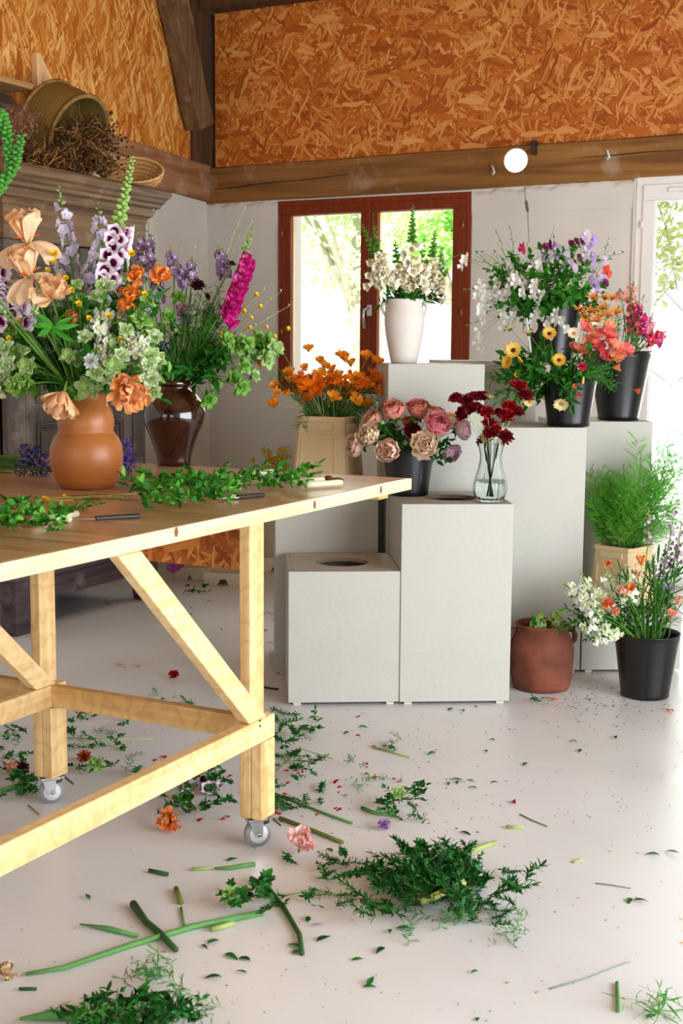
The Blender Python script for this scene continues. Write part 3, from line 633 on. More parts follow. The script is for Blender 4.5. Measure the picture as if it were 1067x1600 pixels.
def daisy(v, c='#f6e3a0', eye='#3b1d12', R=.026, n=20):
    def f():
        m = MB(); r = random.Random(v)
        for ring in range(2):
            for k in range(n): m.petal(R*(1-.12*ring)*r.uniform(.93, 1.05), R*.30, 1.38-.15*ring+r.uniform(-.08, .08), -.15, .15, 0, 1, 2*PI*(k+.5*ring)/n, shape='strap', nu=3, nv=2)
        m.ball((0, 0, .001), R*.34, 1, 7, .45)
        for k in range(22): a = k*2.4; q = R*.33*math.sqrt(k/22); m.ball((q*math.cos(a), q*math.sin(a), R*.15), R*.05, 2 if k > 9 else 1, 4)
        m.ball((0, 0, -.004), R*.3, 3, 6, .7)
        return m.mesh('daisy_bloom', [pm(c, .2), pm(eye, .02), pm(mixc(eye, '#c98a2a', .5), .02), G1])
    return lib(('daisy', v, c, eye, R), f)
def lily(v, c='#f1a63f', c2='#e9803a', R=.034):
    def f():
        m = MB(); r = random.Random(v)
        for k in range(6): m.petal(R*1.35, R*(.55 if k % 2 else .42), .35+r.uniform(-.05, .1), 1.0, .25, .001, 1, k*PI/3, shape='lance', mi=k % 2, nu=7, nv=3)
        for k in range(6): a = k*1.05; m.tube([(0, 0, 0), (.006*math.cos(a), .006*math.sin(a), R*.6), (.010*math.cos(a), .010*math.sin(a), R*.85)], .0007, 3, 2)
        return m.mesh('lily_bloom', [pm(c, .25), pm(mixc(c, c2, .6), .25), pm('#8a5a20')])
    return lib(('lily', v, c, R), f)
def iris(v, c='#f0b27a', c2='#f5c49a', s=1.0, wilt=0.):
    def f():
        m = MB(); r = random.Random(v)
        for k in range(5): m.petal(.078*s*r.uniform(.9, 1.1), .100*s, .42+r.uniform(-.15, .2), r.uniform(-.6, -.1), .5, .012*s, 2.4, k*PI/2.5+r.uniform(-.3, .3), base=(0, 0, .01), shape='fan', ph=r.uniform(0, 6), mi=k % 2*1, nu=10, nv=10)
        for k in range(3): m.petal(.078*s*r.uniform(.85, 1.1), .105*s, 1.5+wilt*.5, 1.25+r.uniform(-.2, .3), .12, .010*s, 2.0, k*2*PI/3+PI/3, base=(0, 0, .006), shape='fan', ph=r.uniform(0, 6), mi=1, nu=10, nv=10)
        for k in range(3): a = k*2*PI/3+PI/3; ca, sa = math.cos(a), math.sin(a); m.tube([(0, 0, .012), (.018*ca*s, .018*sa*s, .026*s), (.036*ca*s, .036*sa*s, .028*s)], [.003, .004, .002], 6, 2)
        m.tube([(0, 0, -.03*s), (0, 0, 0), (0, 0, .012)], [.005, .007, .004], 8, 3)
        return m.mesh('iris_bloom', [pm(c, .3), pm(c2, .3), pm('#e2581a'), STEM])
    return lib(('iris', v, c, s, wilt), f)
def bell(v, c='#efe3ee', inn='#7d1c56', L=.042, R=.013):
    """hanging tube of a foxglove: mouth towards +Z"""
    def f():
        m = MB(); pr = [(.003, 0), (.006, .004), (.0085, L*.2), (R*.85, L*.45), (R*.95, L*.7), (R*1.05, L*.85), (R*1.35, L*.98), (R*1.5, L*1.01)]
        lip = lambda w, i: (.16*math.cos(5*w)*(i-5)/2 if i > 5 else 0)+(.18*max(0, math.cos(w)) if i > 5 else 0)
        m.lathe(pr, 18, 0, lip); ip = [(q*.93, z-.0005) for q, z in pr[1:]]; ip[0] = (.001, .004)
        o = len(m.f); m.lathe(ip[::-1], 18, 1, lambda w, i: lip(w, 7-i))
        for k in range(36): m.m[o+k] = 0
        for k in range(36, 54): m.m[o+k] = 2
        for k in range(5): m.petal(.012, .006, .7, -.2, .1, 0, 1, k*1.26, base=(0, 0, -.001), shape='lance', mi=3, nu=3, nv=2)
        return m.mesh('foxglove_bell', [pm(c, .2), pm(inn, .05), pm(mixc(c, inn, .35), .1), G2])
    return lib(('bell', v, c, inn, L), f)
def budm(v, c='#a9c46c', L=.016, R=.005):
    def f(): m = MB(); m.lathe([(.0005, 0), (R*.7, L*.1), (R, L*.45), (R*.7, L*.8), (.0004, L)], 8); m.petal(L*.5, R*1.6, .5, -.2, .2, 0, 1, 0, shape='lance', mi=1, nu=2, nv=2); return m.mesh('bud', [pm(c, .1), G2])
    return lib(('bud', v, c, L), f)
def floret(v, c='#cfc4e3', R=.014, eye='#eef0ff', n=5, ruf=.0012):
    def f():
        m = MB(); r = random.Random(v)
        for k in range(n): m.petal(R*r.uniform(.9, 1.1), R*1.05, 1.15+r.uniform(-.15, .15), -.15, .2, ruf, 1.5, k*2*PI/n, shape='round', ph=r.uniform(0, 6), nu=4, nv=3)
        for k in range(3): m.petal(R*.45, R*.4, .5, 0, .2, 0, 1, k*2.1, base=(0, 0, .001), shape='round', mi=1, nu=2, nv=2)
        m.tube([(0, 0, 0), (0, -.003, -.006), (0, -.002, -.014)], [.002, .0015, .0006], 5, 0)
        return m.mesh('floret', [pm(c, .25), pm(eye, .1)])
    return lib(('flo', v, c, R, n, ruf), f)
def snap(v, c='#e9f0d8', throat='#f1ecae', R=.016):
    def f():
        m = MB(); r = random.Random(v)
        m.lathe([(.003, 0), (R*.4, .004), (R*.5, R*.9)], 8, 0)
        for k, a in enumerate((-.5, .5)): m.petal(R*1.2, R*1.2, .55, .9, .2, .002, 1.5, a, base=(0, 0, R*.7), shape='fan', ph=r.uniform(0, 6), nu=4, nv=4)
        for k, a in enumerate((PI-.9, PI, PI+.9)): m.petal(R*1.05, R*.95, .9, .8, .2, .002, 1.5, a, base=(0, 0, R*.6), shape='fan', ph=r.uniform(0, 6), nu=4, nv=4)
        m.ball((-R*.25, 0, R*.9), R*.35, 1, 5)
        return m.mesh('snapdragon_floret', [pm(c, .25), pm(throat, .2)])
    return lib(('snap', v, c, R), f)
def sweetpea(v, c='#f4f4ea', c2='#ffffff', R=.02):
    def f():
        m = MB(); r = random.Random(v)
        m.petal(R*1.15, R*2.1, .55, .5, -.15, .002, 1.2, 0, shape='heart', nu=6, nv=6, ph=r.uniform(0, 6))
        for s in (-1, 1): m.petal(R*.9, R*.75, .35, .5, .35, .001, 1, PI+s*.75, base=(0, 0, .001), shape='round', mi=1, nu=4, nv=3)
        m.petal(R*.6, R*.35, .5, .6, .7, 0, 1, PI, shape='round', mi=1, nu=3, nv=2)
        m.tube([(0, 0, 0), (.001, 0, -.006)], [.002, .001], 5, 2)
        return m.mesh('sweet_pea_bloom', [pm(c, .3), pm(c2, .3), STEM])
    return lib(('sp', v, c, R), f)
def nicotiana(v, c='#b9d3a0', R=.022):
    def f():
        m = MB(); r = random.Random(v)
        m.lathe([(.002, 0), (.003, R*.4), (R*.3, R*.8), (R*.4, R*.9)], 8, 1)
        for ring, (n, L, th) in enumerate(((6, 1.15, 1.15), (5, .95, .75), (4, .7, .3))):
            for k in range(n): m.petal(R*L*r.uniform(.85, 1.15), R*r.uniform(.7, 1.05), th+r.uniform(-.25, .25), r.uniform(-.2, .7), .3, R*.13, 2.6, (k+ring*.5)*2*PI/n+r.uniform(-.25, .25), base=(0, 0, R*.5), shape='fan' if ring else 'round', ph=r.uniform(0, 6), nu=5, nv=8, mi=0 if r.random() < .7 else 1)
        for k in range(3): m.petal(R*1.3, R*.5, 1.2, .5, .2, 0, 1, k*2.1+v, base=(0, 0, R*.2), shape='lance', mi=2, nu=4, nv=2)
        return m.mesh('green_bloom', [pm(c, .3), pm(mixc(c, '#8fbf52', .5), .3), G2])
    return lib(('nic', v, c, R), f)
def crumple(v, c, c2, R=.04):
    def f():
        m = MB(); r = random.Random(v)
        for k in range(11): m.petal(R*r.uniform(.9, 1.3), R*r.uniform(1.0, 1.5), r.uniform(.15, 1.5), r.uniform(-1.5, .3), r.uniform(.1, .5), R*.13, 2.2, k*2.4+r.uniform(-.3, .3), shape='fan', ph=r.uniform(0, 6), mi=k % 2, nu=9, nv=10)
        m.tube([(0, 0, -R*.5), (0, 0, 0)], [.003, .004], 6, 2)
        return m.mesh('crumpled_bloom', [pm(c, .3), pm(c2, .3), STEM])
    return lib(('crum', v, c, R), f)
def fluff(v, c='#5a2a9a', R=.014, n=26):
    def f():
        m = MB(); r = random.Random(v)
        for k in range(n):
            d = V((r.gauss(0, 1), r.gauss(0, 1), r.gauss(.4, 1))).normalized(); m.petal(R*.5, R*.4, .6, .3, .3, 0, 1, 0, shape='fan', nu=2, nv=2, mat=frame(d, r.uniform(0, 6), d*R*.7), mi=k % 2)
        return m.mesh('cluster_bloom', [pm(c, .15), pm(mixc(c, '#ffffff', .25), .15)])
    return lib(('fluff', v, c, R), f)
def leafm(v, shape='lance', L=.06, Wd=.02, curl=.6, mat=None, cup=.25, ruf=0, th=.5):
    def f():
        m = MB(); m.petal(L, Wd, th, curl, cup, ruf, 2, 0, shape=shape, nu=6, nv=4, ph=v); m.tube([(0, 0, -.004), (0, 0, 0)], .001, 4)
        return m.mesh('leaf', [mat or G1])
    return lib(('leaf', v, shape, L, Wd, curl, (mat or G1).name), f)
def sprigm(v, n=9, L=.16, ll=.045, lw=.016, shape='lance', mats=None, droop=.3, flat=False, name='foliage'):
    """leafy shoot along +Z: returns (stem mesh, foliage mesh)"""
    def f():
        r = random.Random(v); st = MB(); fo = MB(); mt = mats or [G1, G2]
        pts = [V((droop*L*(i/6)**2, .01*math.sin(i+v), L*i/6)) for i in range(7)]; st.tube(pts, [.0018*(1-.6*i/6) for i in range(7)], 5)
        for k in range(n):
            t = .12+.88*k/(n-1); q = t*6; i = min(5, int(q)); p = pts[i].lerp(pts[i+1], q-i)
            az = (k % 2)*PI+r.uniform(-.5, .5) if flat else k*2.4+r.uniform(-.4, .4); s = (1-.35*t)*r.uniform(.75, 1.15)
            fo.petal(ll*s, lw*s, r.uniform(.6, 1.2), r.uniform(-.2, .8), .25, .0015, 1.6, az, base=p, shape=shape, mi=k % len(mt), nu=4, nv=2, ph=r.uniform(0, 6))
        fo.petal(ll*.7, lw*.7, .2, .2, .25, 0, 1, 0, base=pts[-1], shape=shape, nu=4, nv=2)
        return st.mesh('stem', [STEM]), fo.mesh(name, mt)
    return lib(('sprig', v, n, L, ll, shape, tuple(x.name for x in (mats or [])), flat), f)
def fernm(v, L=.22, col='#4fa02c', n=16, bl=.07, wd=.0014, up=.5):
    """feathery frond of threads along +Z"""
    def f():
        r = random.Random(v); st = MB(); fo = MB()
        pts = [V((.12*L*(i/6)**2, .01*math.sin(i*1.3+v), L*i/6)) for i in range(7)]; st.tube(pts, [.0016*(1-.7*i/6) for i in range(7)], 4)
        def thr(a, b): 
            d = (b-a); s = d.cross(V((r.gauss(0, 1), r.gauss(0, 1), r.gauss(0, 1)))).normalized()*wd*.5; s2 = d.cross(s).normalized()*wd*.5
            fo.add([a-s, a+s, b+s*.4, b-s*.4], [(0, 1, 2, 3)]); fo.add([a-s2, a+s2, b+s2*.4, b-s2*.4], [(0, 1, 2, 3)])
        for k in range(n):
            t = .1+.9*k/n; q = t*6; i = min(5, int(q)); p = pts[i].lerp(pts[i+1], q-i); az = k*2.4+r.uniform(-.4, .4)
            d = V((math.cos(az), math.sin(az), up+r.uniform(-.2, .5))).normalized(); l = bl*(1-.6*t)*r.uniform(.8, 1.2); e = p+d*l; thr(p, e)
            for j in range(5):
                c = p.lerp(e, .25+.16*j)
                for s in (-1, 1):
                    dd = (d+d.orthogonal().normalized()*s*.8*math.cos(j)+V((0, 0, .35))+V((r.gauss(0, .3), r.gauss(0, .3), r.gauss(0, .3)))).normalized(); thr(c, c+dd*l*.36)
        return st.mesh('stem', [pm(mixc(col, '#c8d890', .3), .05)]), fo.mesh('fern_foliage', [pm(col, .3)])
    return lib(('fern', v, L, col, n, bl, wd), f)

# ------------------------------------------------------------------ building one cut stem as one thing
COUNT = {}
PENDING = []                                            # (object, description, group, where) labelled once all stems stand
def stem_curve(p0, p1, p2, name, rad=.0018, mat=None, n=10):
    m = MB().tube(bez(p0, p1, p2, n), [rad*(1-.4*i/(n-1)) for i in range(n)], 6)
    return inst(name, m.mesh('stem', [mat or STEM]))
def finish(o, cat, desc, where, unique=None):
    o['category'] = cat; o['kind'] = 'thing'
    if unique: o['label'] = unique
    else: PENDING.append((o, desc, where))
    return o
def on(p, q, r, t): return V(p)*(1-t)**2+V(q)*2*t*(1-t)+V(r)*t*t
def tang(p, q, r, t): return ((V(q)-V(p))*(1-t)+(V(r)-V(q))*t).normalized()
class Vase:
    """where stems gather: rim centre, rim radius and how far below the rim the stems start"""
    def __init__(s, c, r, down, where, dist=None): s.c = V(c); s.r = r; s.down = down; s.where = where; s.d = depth(c); s.count = 0
    def root(s, head, rr=None):
        h = V(head)-s.c; a = math.atan2(h.y, h.x)+rnd(-.5, .5); hr = math.hypot(h.x, h.y); q = min(s.r*.82, .25*hr+rnd(0, s.r*.5))
        rim = s.c+V((math.cos(a)*q, math.sin(a)*q, 0)); p0 = s.c+V((-math.cos(a)*q*.4, -math.sin(a)*q*.4, -s.down)); return p0, rim
    def path(s, head):
        head = V(head); p0, rim = s.root(head); d = head-rim
        up = max(.35*abs(d.z), .25*d.length); ctrl = rim+V((d.x*.22, d.y*.22, up if d.z > -.02 else .05)); return p0, rim, ctrl, head
    def stem(s, head, name, rad=.0018, mat=None):
        p0, rim, ctrl, head = s.path(head); m = MB(); pts = [p0, p0.lerp(rim, .5)]+bez(rim, ctrl, head, 9)
        m.tube(pts, [rad]*3+[rad*(1-.45*i/7) for i in range(8)], 6); o = inst(name, m.mesh('stem', [mat or STEM])); return o, (rim, ctrl, head)
    def h(s, px, py, off=0): return at(px, py, s.d+off)
def bloom_stem(va, head, name, cat, me, part, desc, scale=1, face=None, rad=.0018, mat=None, leaves=0, unique=None, lm=None):
    o, (r, c, h) = va.stem(head, name, rad, mat)
    t = tang(r, c, h, 1); d = (t*.55+(V(face) if face is not None else (V(head)-va.c).normalized()*.5-FW*.45)).normalized()
    inst(part, me, o, mat=frame(d, rnd(0, 6.28), h, scale))
    for k in range(leaves):
        tt = rnd(.15, .75); p = on(r, c, h, tt); inst('leaf', lm or leafm(k % 3, 'lance', .055, .014), o, mat=frame((V((rnd(-1, 1), rnd(-1, 1), rnd(-.1, .9)))), rnd(0, 6), p, rnd(.7, 1.2)))
    finish(o, cat, desc, va.where, unique); return o
def spike(va, base, tip, name, cat, desc, kind, me, n, size0=1, size1=.5, bud=None, nb=6, side=None, rad=.0026, droop=.6, unique=None, leafy=0, off=.006, partname='floret', lm=None, bz=.72):
    """upright flower spike: stem through the vase rim to base, then florets packed up to tip"""
    base, tip = V(base), V(tip); p0, rim = va.root(base); ctrl = rim+(base-rim)*.5+V((0, 0, .15*(base-rim).length))
    pts = [p0]+bez(rim, ctrl, base, 6)+[base.lerp(tip, .33)+V((0, 0, .004)), base.lerp(tip, .67)+V((0, 0, .004)), tip]
    m = MB().tube(pts, [rad]*7+[rad*.8, rad*.6, rad*.3], 6); o = inst(name, m.mesh('stem', [STEM if kind != 'p' else STEMD]))
    ax = (tip-base).normalized(); sd = (V(side).normalized() if side is not None else None); a = ax.orthogonal().normalized(); b = ax.cross(a)
    for k in range(n):
        t = (k+.5)/n*(1 if not bud else bz); p = base.lerp(tip, t); s = size0+(size1-size0)*t
        w = k*2.4+rnd(-.2, .2); out = a*math.cos(w)+b*math.sin(w)
        if sd is not None: out = (out*.75+sd*1.0).normalized()
        d = (out-V((0, 0, droop))+ax*.15).normalized()
        inst(partname, me[k % len(me)] if isinstance(me, list) else me, o, mat=frame(d, rnd(-.3, .3), p+out*off*s, s*rnd(.9, 1.1)))
    if bud:
        for k in range(nb):
            t = bz+(1-bz)*(k+.5)/nb; p = base.lerp(tip, t); w = k*2.4; out = a*math.cos(w)+b*math.sin(w)
            inst('bud', bud, o, mat=frame((out*.8+ax*.3-V((0, 0, droop*.4*(1-t)*2))).normalized(), 0, p, 1.2-.8*(t-bz)/(1-bz)))
    for k in range(leafy):
        t = rnd(.2, .95); p = on(rim, ctrl, base, t); inst('leaf', lm or leafm(k % 3, 'lance', .07, .018), o, mat=frame(V((rnd(-1, 1), rnd(-1, 1), rnd(0, .8))), rnd(0, 6), p, rnd(.7, 1.2)))
    finish(o, cat, desc, va.where, unique); return o
def leafy(va, head, name, cat, pair, desc, scale=1, unique=None, rad=.0016):
    """a leafy shoot standing in a vase: stem up to head, its foliage along the last stretch"""
    st, fo = pair; o, (r, c, h) = va.stem(head, name, rad, STEMD); t = tang(r, c, h, 1)
    L = max(v.co.z for v in st.vertices); room = max(.03, (h-r).length)
    if room < L*scale*.8: scale = max(.5, room/(L*.8)) if L*scale > 0 else scale
    scale = min(scale, 1.25); b = h-t*min(L*scale*.8, room)
    inst('shoot', st, o, mat=(mt := frame(t, rnd(0, 6.28), b, scale))); inst('foliage', fo, o, mat=mt)
    finish(o, cat, desc, va.where, unique); return o
ORD = ['first', 'second', 'third', 'fourth', 'fifth', 'sixth', 'seventh', 'eighth', 'ninth', 'tenth', 'eleventh', 'twelfth', 'thirteenth', 'fourteenth', 'fifteenth', 'sixteenth', 'seventeenth', 'eighteenth', 'nineteenth', 'twentieth']
def head_point(o):
    bl = [c for c in o.children if 'leaf' not in c.name and 'shoot' not in c.name] or list(o.children)
    if bl:
        p = V((0, 0, 0))
        for c in bl: p += o.matrix_basis @ c.matrix_basis.translation
        return p/len(bl)
    me = o.data; p = V((0, 0, 0))
    for v in me.vertices: p += v.co
    return o.matrix_basis @ (p/max(1, len(me.vertices)))
def settle_labels():
    by = {}
    for o, desc, where in PENDING: by.setdefault((desc, where), []).append(o)
    for (desc, where), os in by.items():
        if len(os) == 1: os[0]['label'] = '%s %s' % (desc, where); continue
        grp = '%s %s' % (desc, where)
        for o in os: o['group'] = grp
        pts = sorted(((px_of(head_point(o)), o) for o in os), key=lambda q: q[0][1])
        nt = 1 if len(os) <= 6 else 2 if len(os) <= 14 else 3 if len(os) < 40 else 5
        names = {1: [''], 2: ['upper', 'lower'], 3: ['upper', 'middle', 'lower'], 5: ['top', 'upper', 'middle', 'lower', 'bottom']}[nt]
        while len((desc+' '+where).split()) > 11 and ' ' in desc: print('LONG', desc, where); desc = desc.split(' ', 1)[1]
        for k in range(nt):
            tier = pts[k*len(pts)//nt:(k+1)*len(pts)//nt]; tier.sort(key=lambda q: q[0][0]); n = len(tier)
            for i, (_, o) in enumerate(tier):
                pos = 'alone' if n == 1 else 'leftmost' if i == 0 else 'rightmost' if i == n-1 else (ORD[i]+' from left' if i < 20 else ORD[n-1-i]+' from right' if n-1-i < 20 else 'near the middle')
                o['label'] = '%s %s, %s%s' % (desc, where, pos, (', '+names[k]+' row') if names[k] else '')
# ------------------------------------------------------------------ vessels
def lathe_obj(name, prof, mat, parent, loc=(0, 0, 0), n=48, wob=None, cap0=True):
    m = MB(); m.lathe(prof, n, 0, wob, cap0=cap0); return m.obj(name, mat, parent, loc)
def vessel(name, label, cat, c, outer, thick, mat, group=None, n=48, wob=None, body='body'):
    """pot, vase or bucket: outer profile up to the rim, then back down inside"""
    o = empty(name, c); tag(o, label, cat, group)
    inner = [(max(.004, r-thick), z) for r, z in outer[::-1]]; inner = [q for q in inner if q[1] > thick*1.5]+[(inner[-1][0]*.98, thick*1.5), (.001, thick*1.5)]
    lathe_obj(body, outer+[(outer[-1][0]-thick*.5, outer[-1][1]+thick*.3)]+inner, mat, o, n=n, wob=wob); return o
BLK = sm('black_plastic_bucket', '#0a0c0e', .30, .5, bump=.02, bs=80)
def bucket(c, R, r, h, label):
    o = vessel('flower_bucket', label, 'bucket', c, [(r*.96, 0), (r, .004), (r, .02), (r+(R-r)*.85, h*.86), (R*.985, h*.92), (R*.99, h*.93), (R*.99, h*.985), (R*1.02, h*.99), (R*1.02, h)], .003, BLK, 'black plastic flower buckets')
    MB().lathe([(.001, h*.62), (R*.9-.006, h*.62)], 32).obj('water', glass_mat('water_surface', (.6, .7, .6, 1), 1.33) if 'water_surface' not in bpy.data.materials else bpy.data.materials['water_surface'], o)
    return o
# terracotta vase and brown jar on the table
TZ = .963
tv = fl(136, 762, TZ); tv = V((tv.x, tv.y, TZ))
terra = sm('matt_terracotta', '#a5632f', .38, .45, var=.06, vs=9, bump=.05, bs=90)
vessel('terracotta_vase', 'matt orange brown terracotta vase with pinched waist on the table, holding the big mixed bouquet', 'vase', tv,
       [(.070, 0), (.082, .004), (.097, .025), (.109, .06), (.113, .095), (.110, .13), (.100, .155), (.088, .170), (.0835, .176), (.0838, .180), (.0865, .195), (.086, .215), (.080, .240), (.068, .262), (.060, .275), (.060, .290), (.064, .300)], .006, terra)
bv = fl(273, 727, TZ); bv = V((bv.x, bv.y, TZ))
brown = sm('brown_glaze', '#2c1008', .12, .6, var=.35, vs=14, coat=.6)
o = vessel('glazed_jar', 'glossy dark brown glazed jar on the table beside the terracotta vase', 'jar', bv,
       [(.060, 0), (.064, .004), (.064, .02), (.068, .045), (.082, .085), (.098, .125), (.110, .155), (.1155, .180), (.113, .205), (.102, .235), (.085, .258), (.068, .273), (.056, .283), (.054, .290), (.060, .294), (.0625, .300), (.0625, .313)], .006, brown)
# white stoneware vase on the tallest plinth
def plinth_pt(px, py, z): r = fl(px, py, z); return V((r.x, r.y, z))
wv = PD+UU*.085+DD*.15; wv.z = 1.335
def place_x(p, px):                                     # slide p along the plinth front direction until it stands under px
    p = V(p)
    for _ in range(8): q = px_of(p); q2 = px_of(p+UU*.01); p = p+UU*.01*((px-q[0])/(q2[0]-q[0]))
    return p
wv = place_x(wv, 631); wv.z = 1.335
white = sm('white_stoneware', '#d8d2ca', .65, .3, var=.03, vs=12, bump=.08, bs=60)
o = vessel('stoneware_vase', 'off white stoneware vase with small ear handles on the tallest plinth before the window', 'vase', wv,
       [(.052, 0), (.056, .004), (.062, .03), (.072, .08), (.081, .13), (.0855, .175), (.0855, .205), (.082, .228), (.0775, .238), (.0765, .245), (.0765, .262), (.0785, .266), (.079, .272)], .006, white)
for a in (0, PI):
    c, s = math.cos(a+ANG), math.sin(a+ANG)
    MB().tube([(c*.076, s*.076, .258), (c*.094, s*.094, .252), (c*.098, s*.098, .235), (c*.090, s*.090, .215), (c*.082, s*.082, .205)], [.007, .0075, .0075, .007, .006], 8).obj('handle', white, o)
# ribbed glass vase
gv = place_x(PB+DD*.085+UU*.33, 758.5); gv.z = .80
o = empty('glass_vase', gv); tag(o, 'ribbed clear glass vase half full of water holding deep red flowers', 'vase')
prof = [(.042, 0), (.050, .003), (.060, .02), (.0665, .045), (.066, .07), (.058, .10), (.048, .135), (.043, .165), (.043, .185), (.048, .21), (.056, .232)]
rib = lambda w, i: .022*math.cos(16*w)*(1 if 1 < i else .3)
inn = [(r-.0032, z) for r, z in prof[::-1][:-2]]+[(.044, .012), (.001, .012)]
m = MB(); m.lathe(prof+[(.0535, .2335)]+inn, 96, 0, lambda w, i: rib(w, i) if i <= 10 else rib(w, 5)*.6, cap0=True); m.obj('glass_body', glass_mat('clear_glass', (.95, 1, .98, 1), 1.22), o)
wp = [(.001, .0125), (.0435, .0125), (.0555, .022), (.0622, .045), (.0618, .07), (.0575, .088), (.001, .088)]
MB().lathe(wp, 48).obj('water', glass_mat('water', (.97, 1, .985, 1), 1.16), o)
# buckets
pb = place_x(PB+DD*.33+UU*.12, 633); pb.z = .80; bucket(pb, .108, .085, .195, 'small black bucket of blush peonies on the front plinth')
cb = place_x(PF+DD*.13+UU*.2, 877); cb.z = 1.069; bucket(cb, .118, .092, .200, 'black bucket of calendulas and poppies on the plinth beside the pot')
nb = place_x(PG+DD*.16+UU*.2, 954); nb.z = 1.069; bucket(nb, .150, .096, .325, 'tall black bucket of pink snapdragons by the glass door')
sb = place_x(PE+DD*.2+UU*.2, 851); sb.z = 1.345; bucket(sb, .136, .100, .270, 'black bucket of sweet peas on the tall rear plinth')
fb = fl(1007, 1086); fb = V((fb.x, fb.y, 0)); bucket(fb, .132, .098, .262, 'large black bucket standing on the floor at right')
# terracotta pot on the floor
tp = fl(845, 1074); tp = V((tp.x, tp.y, 0))
rust = sm('old_terracotta', '#6f3d2b', .75, .3, var=.5, vs=11, bump=.35, bs=45)
o = vessel('terracotta_pot', 'weathered reddish terracotta pot with small lug handles on the floor', 'pot', tp,
       [(.100, 0), (.113, .004), (.120, .02), (.126, .07), (.130, .12), (.131, .16), (.127, .195), (.116, .222), (.105, .240), (.104, .25), (.108, .258), (.113, .266), (.114, .272)], .010, rust, n=56, wob=lambda w, i: .006*math.sin(2*w+1))
for a in (ANG+.1, ANG+PI-.1):
    c, s = math.cos(a), math.sin(a)
    MB().tube([(c*.106, s*.106, .245), (c*.132, s*.132, .240), (c*.142, s*.142, .222), (c*.140, s*.140, .200), (c*.129, s*.129, .185)], [.010, .011, .011, .010, .008], 8).obj('handle', rust, o)
# square buckets of pressed beige plastic
beige = sm('beige_plastic', '#d3bb90', .55, .35, var=.05, vs=6, bump=.05)
def square_bucket(c, rz, s0, s1, h, label, mat=beige):
    o = empty('square_bucket', c, rz); tag(o, label, 'bucket', 'beige square flower buckets'); t = .006
    b, p = s0/2, s1/2
    def ring(s, z, ch=.018): return [(s-ch, -s, z), (s, -s+ch, z), (s, s-ch, z), (s-ch, s, z), (-s+ch, s, z), (-s, s-ch, z), (-s, -s+ch, z), (-s+ch, -s, z)]
    m = MB(); rs = [ring(b, 0), ring(b*.6+p*.4, h*.4), ring(p, h*.93), ring(p+.004, h*.93), ring(p+.004, h), ring(p-t, h), ring(b-t, t)]
    vs = [q for r in rs for q in r]; fs = [(i*8+j, i*8+(j+1) % 8, (i+1)*8+(j+1) % 8, (i+1)*8+j) for i in range(6) for j in range(8)]+[tuple(reversed(range(8))), tuple(range(48, 56))]
    m.add(vs, fs, 0, False); m.obj('body', mat, o, bevel=.0025)
    for k in range(4):                                   # raised frame on each face
        a = k*PI/2; R = Mx.Rotation(a, 4, 'Z'); e = .004
        def q(u, z): 
            s = (b+(p-b)*z/h); return (u*s, -s-e, z)
        m = MB()
        for (u0, z0, u1, z1) in ((-.72, .06, -.60, h*.70), (.60, .06, .72, h*.70), (-.72, h*.70, .72, h*.745), (-.55, h*.80, .55, h*.90)):
            P = [V(q(u0, z0)), V(q(u1, z0)), V(q(u1, z1)), V(q(u0, z1))]; B = [v+V((0, e+.002, 0)) for v in P]; m.hexa([R @ v for v in (P[0], P[1], B[1], B[0], P[3], P[2], B[2], B[3])])
        m.obj('raised_frame', mat, o, bevel=.0015)
    return o
pc = place_x(PC+DD*.22+UU*.24, 511); pc.z = .80; square_bucket(pc, .12, .255, .215, .305, 'beige square bucket of orange poppies on a plinth behind the table')
fc = place_x(PH+DD*.22+UU*.2, 968); fc.z = .268; square_bucket(fc, ANG+.75, .235, .20, .265, 'beige square bucket holding feathery green fern at the right')
# crates on the floor by the back wall
cream = sm('cream_plastic', '#e6ddcb', .5, .4)
def crate(c, rz, label, w=.30, d=.2, h=.075):
    o = empty('plastic_crate', c, rz); tag(o, label, 'crate', 'cream plastic crates'); m = MB()
    m.box((-w/2, -d/2, .035), (w/2, d/2, .04)); 
    for s in (-1, 1): m.box((-w/2, s*d/2-.003, .035), (w/2, s*d/2+.003, h)); m.box((s*w/2-.003, -d/2, .035), (s*w/2+.003, d/2, h))
    m.obj('tray', cream, o, bevel=.003)
    for sx in (-1, 1):
        for sy in (-1, 1):
            x = sx*(w/2-.045); y = sy*(d/2-.002); MB().hexa([(x-.04, y-.006, 0), (x+.04, y-.006, 0), (x+.04, y+.006, 0), (x-.04, y+.006, 0), (x-.04-(.02 if sx > 0 else 0), y-.006, .04), (x+.04+(.02 if sx < 0 else 0), y-.006, .04), (x+.04+(.02 if sx < 0 else 0), y+.006, .04), (x-.04-(.02 if sx > 0 else 0), y+.006, .04)]).obj('foot', cream, o, bevel=.002)
    return o
q = fl(288, 905); crate((q.x, q.y+.1, 0), .35, 'cream plastic crate on the floor behind the table, nearest the armoire', .2)
q = fl(340, 914); crate((q.x, q.y+.1, 0), .35, 'cream plastic crate with arched feet behind the right table leg', .24)
q = fl(418, 893); qc = V((q.x-.03, q.y+.12, 0)); crate(qc, .9, 'cream plastic crate under the beige bucket by the back wall', .3, .24, .09)
sq = square_bucket((qc.x, qc.y, .0405), .9, .19, .22, .42, 'beige square bucket of yellow flowers standing in a crate behind the table', sm('pale_plastic_bucket', '#cbbfa9', .5, .4))

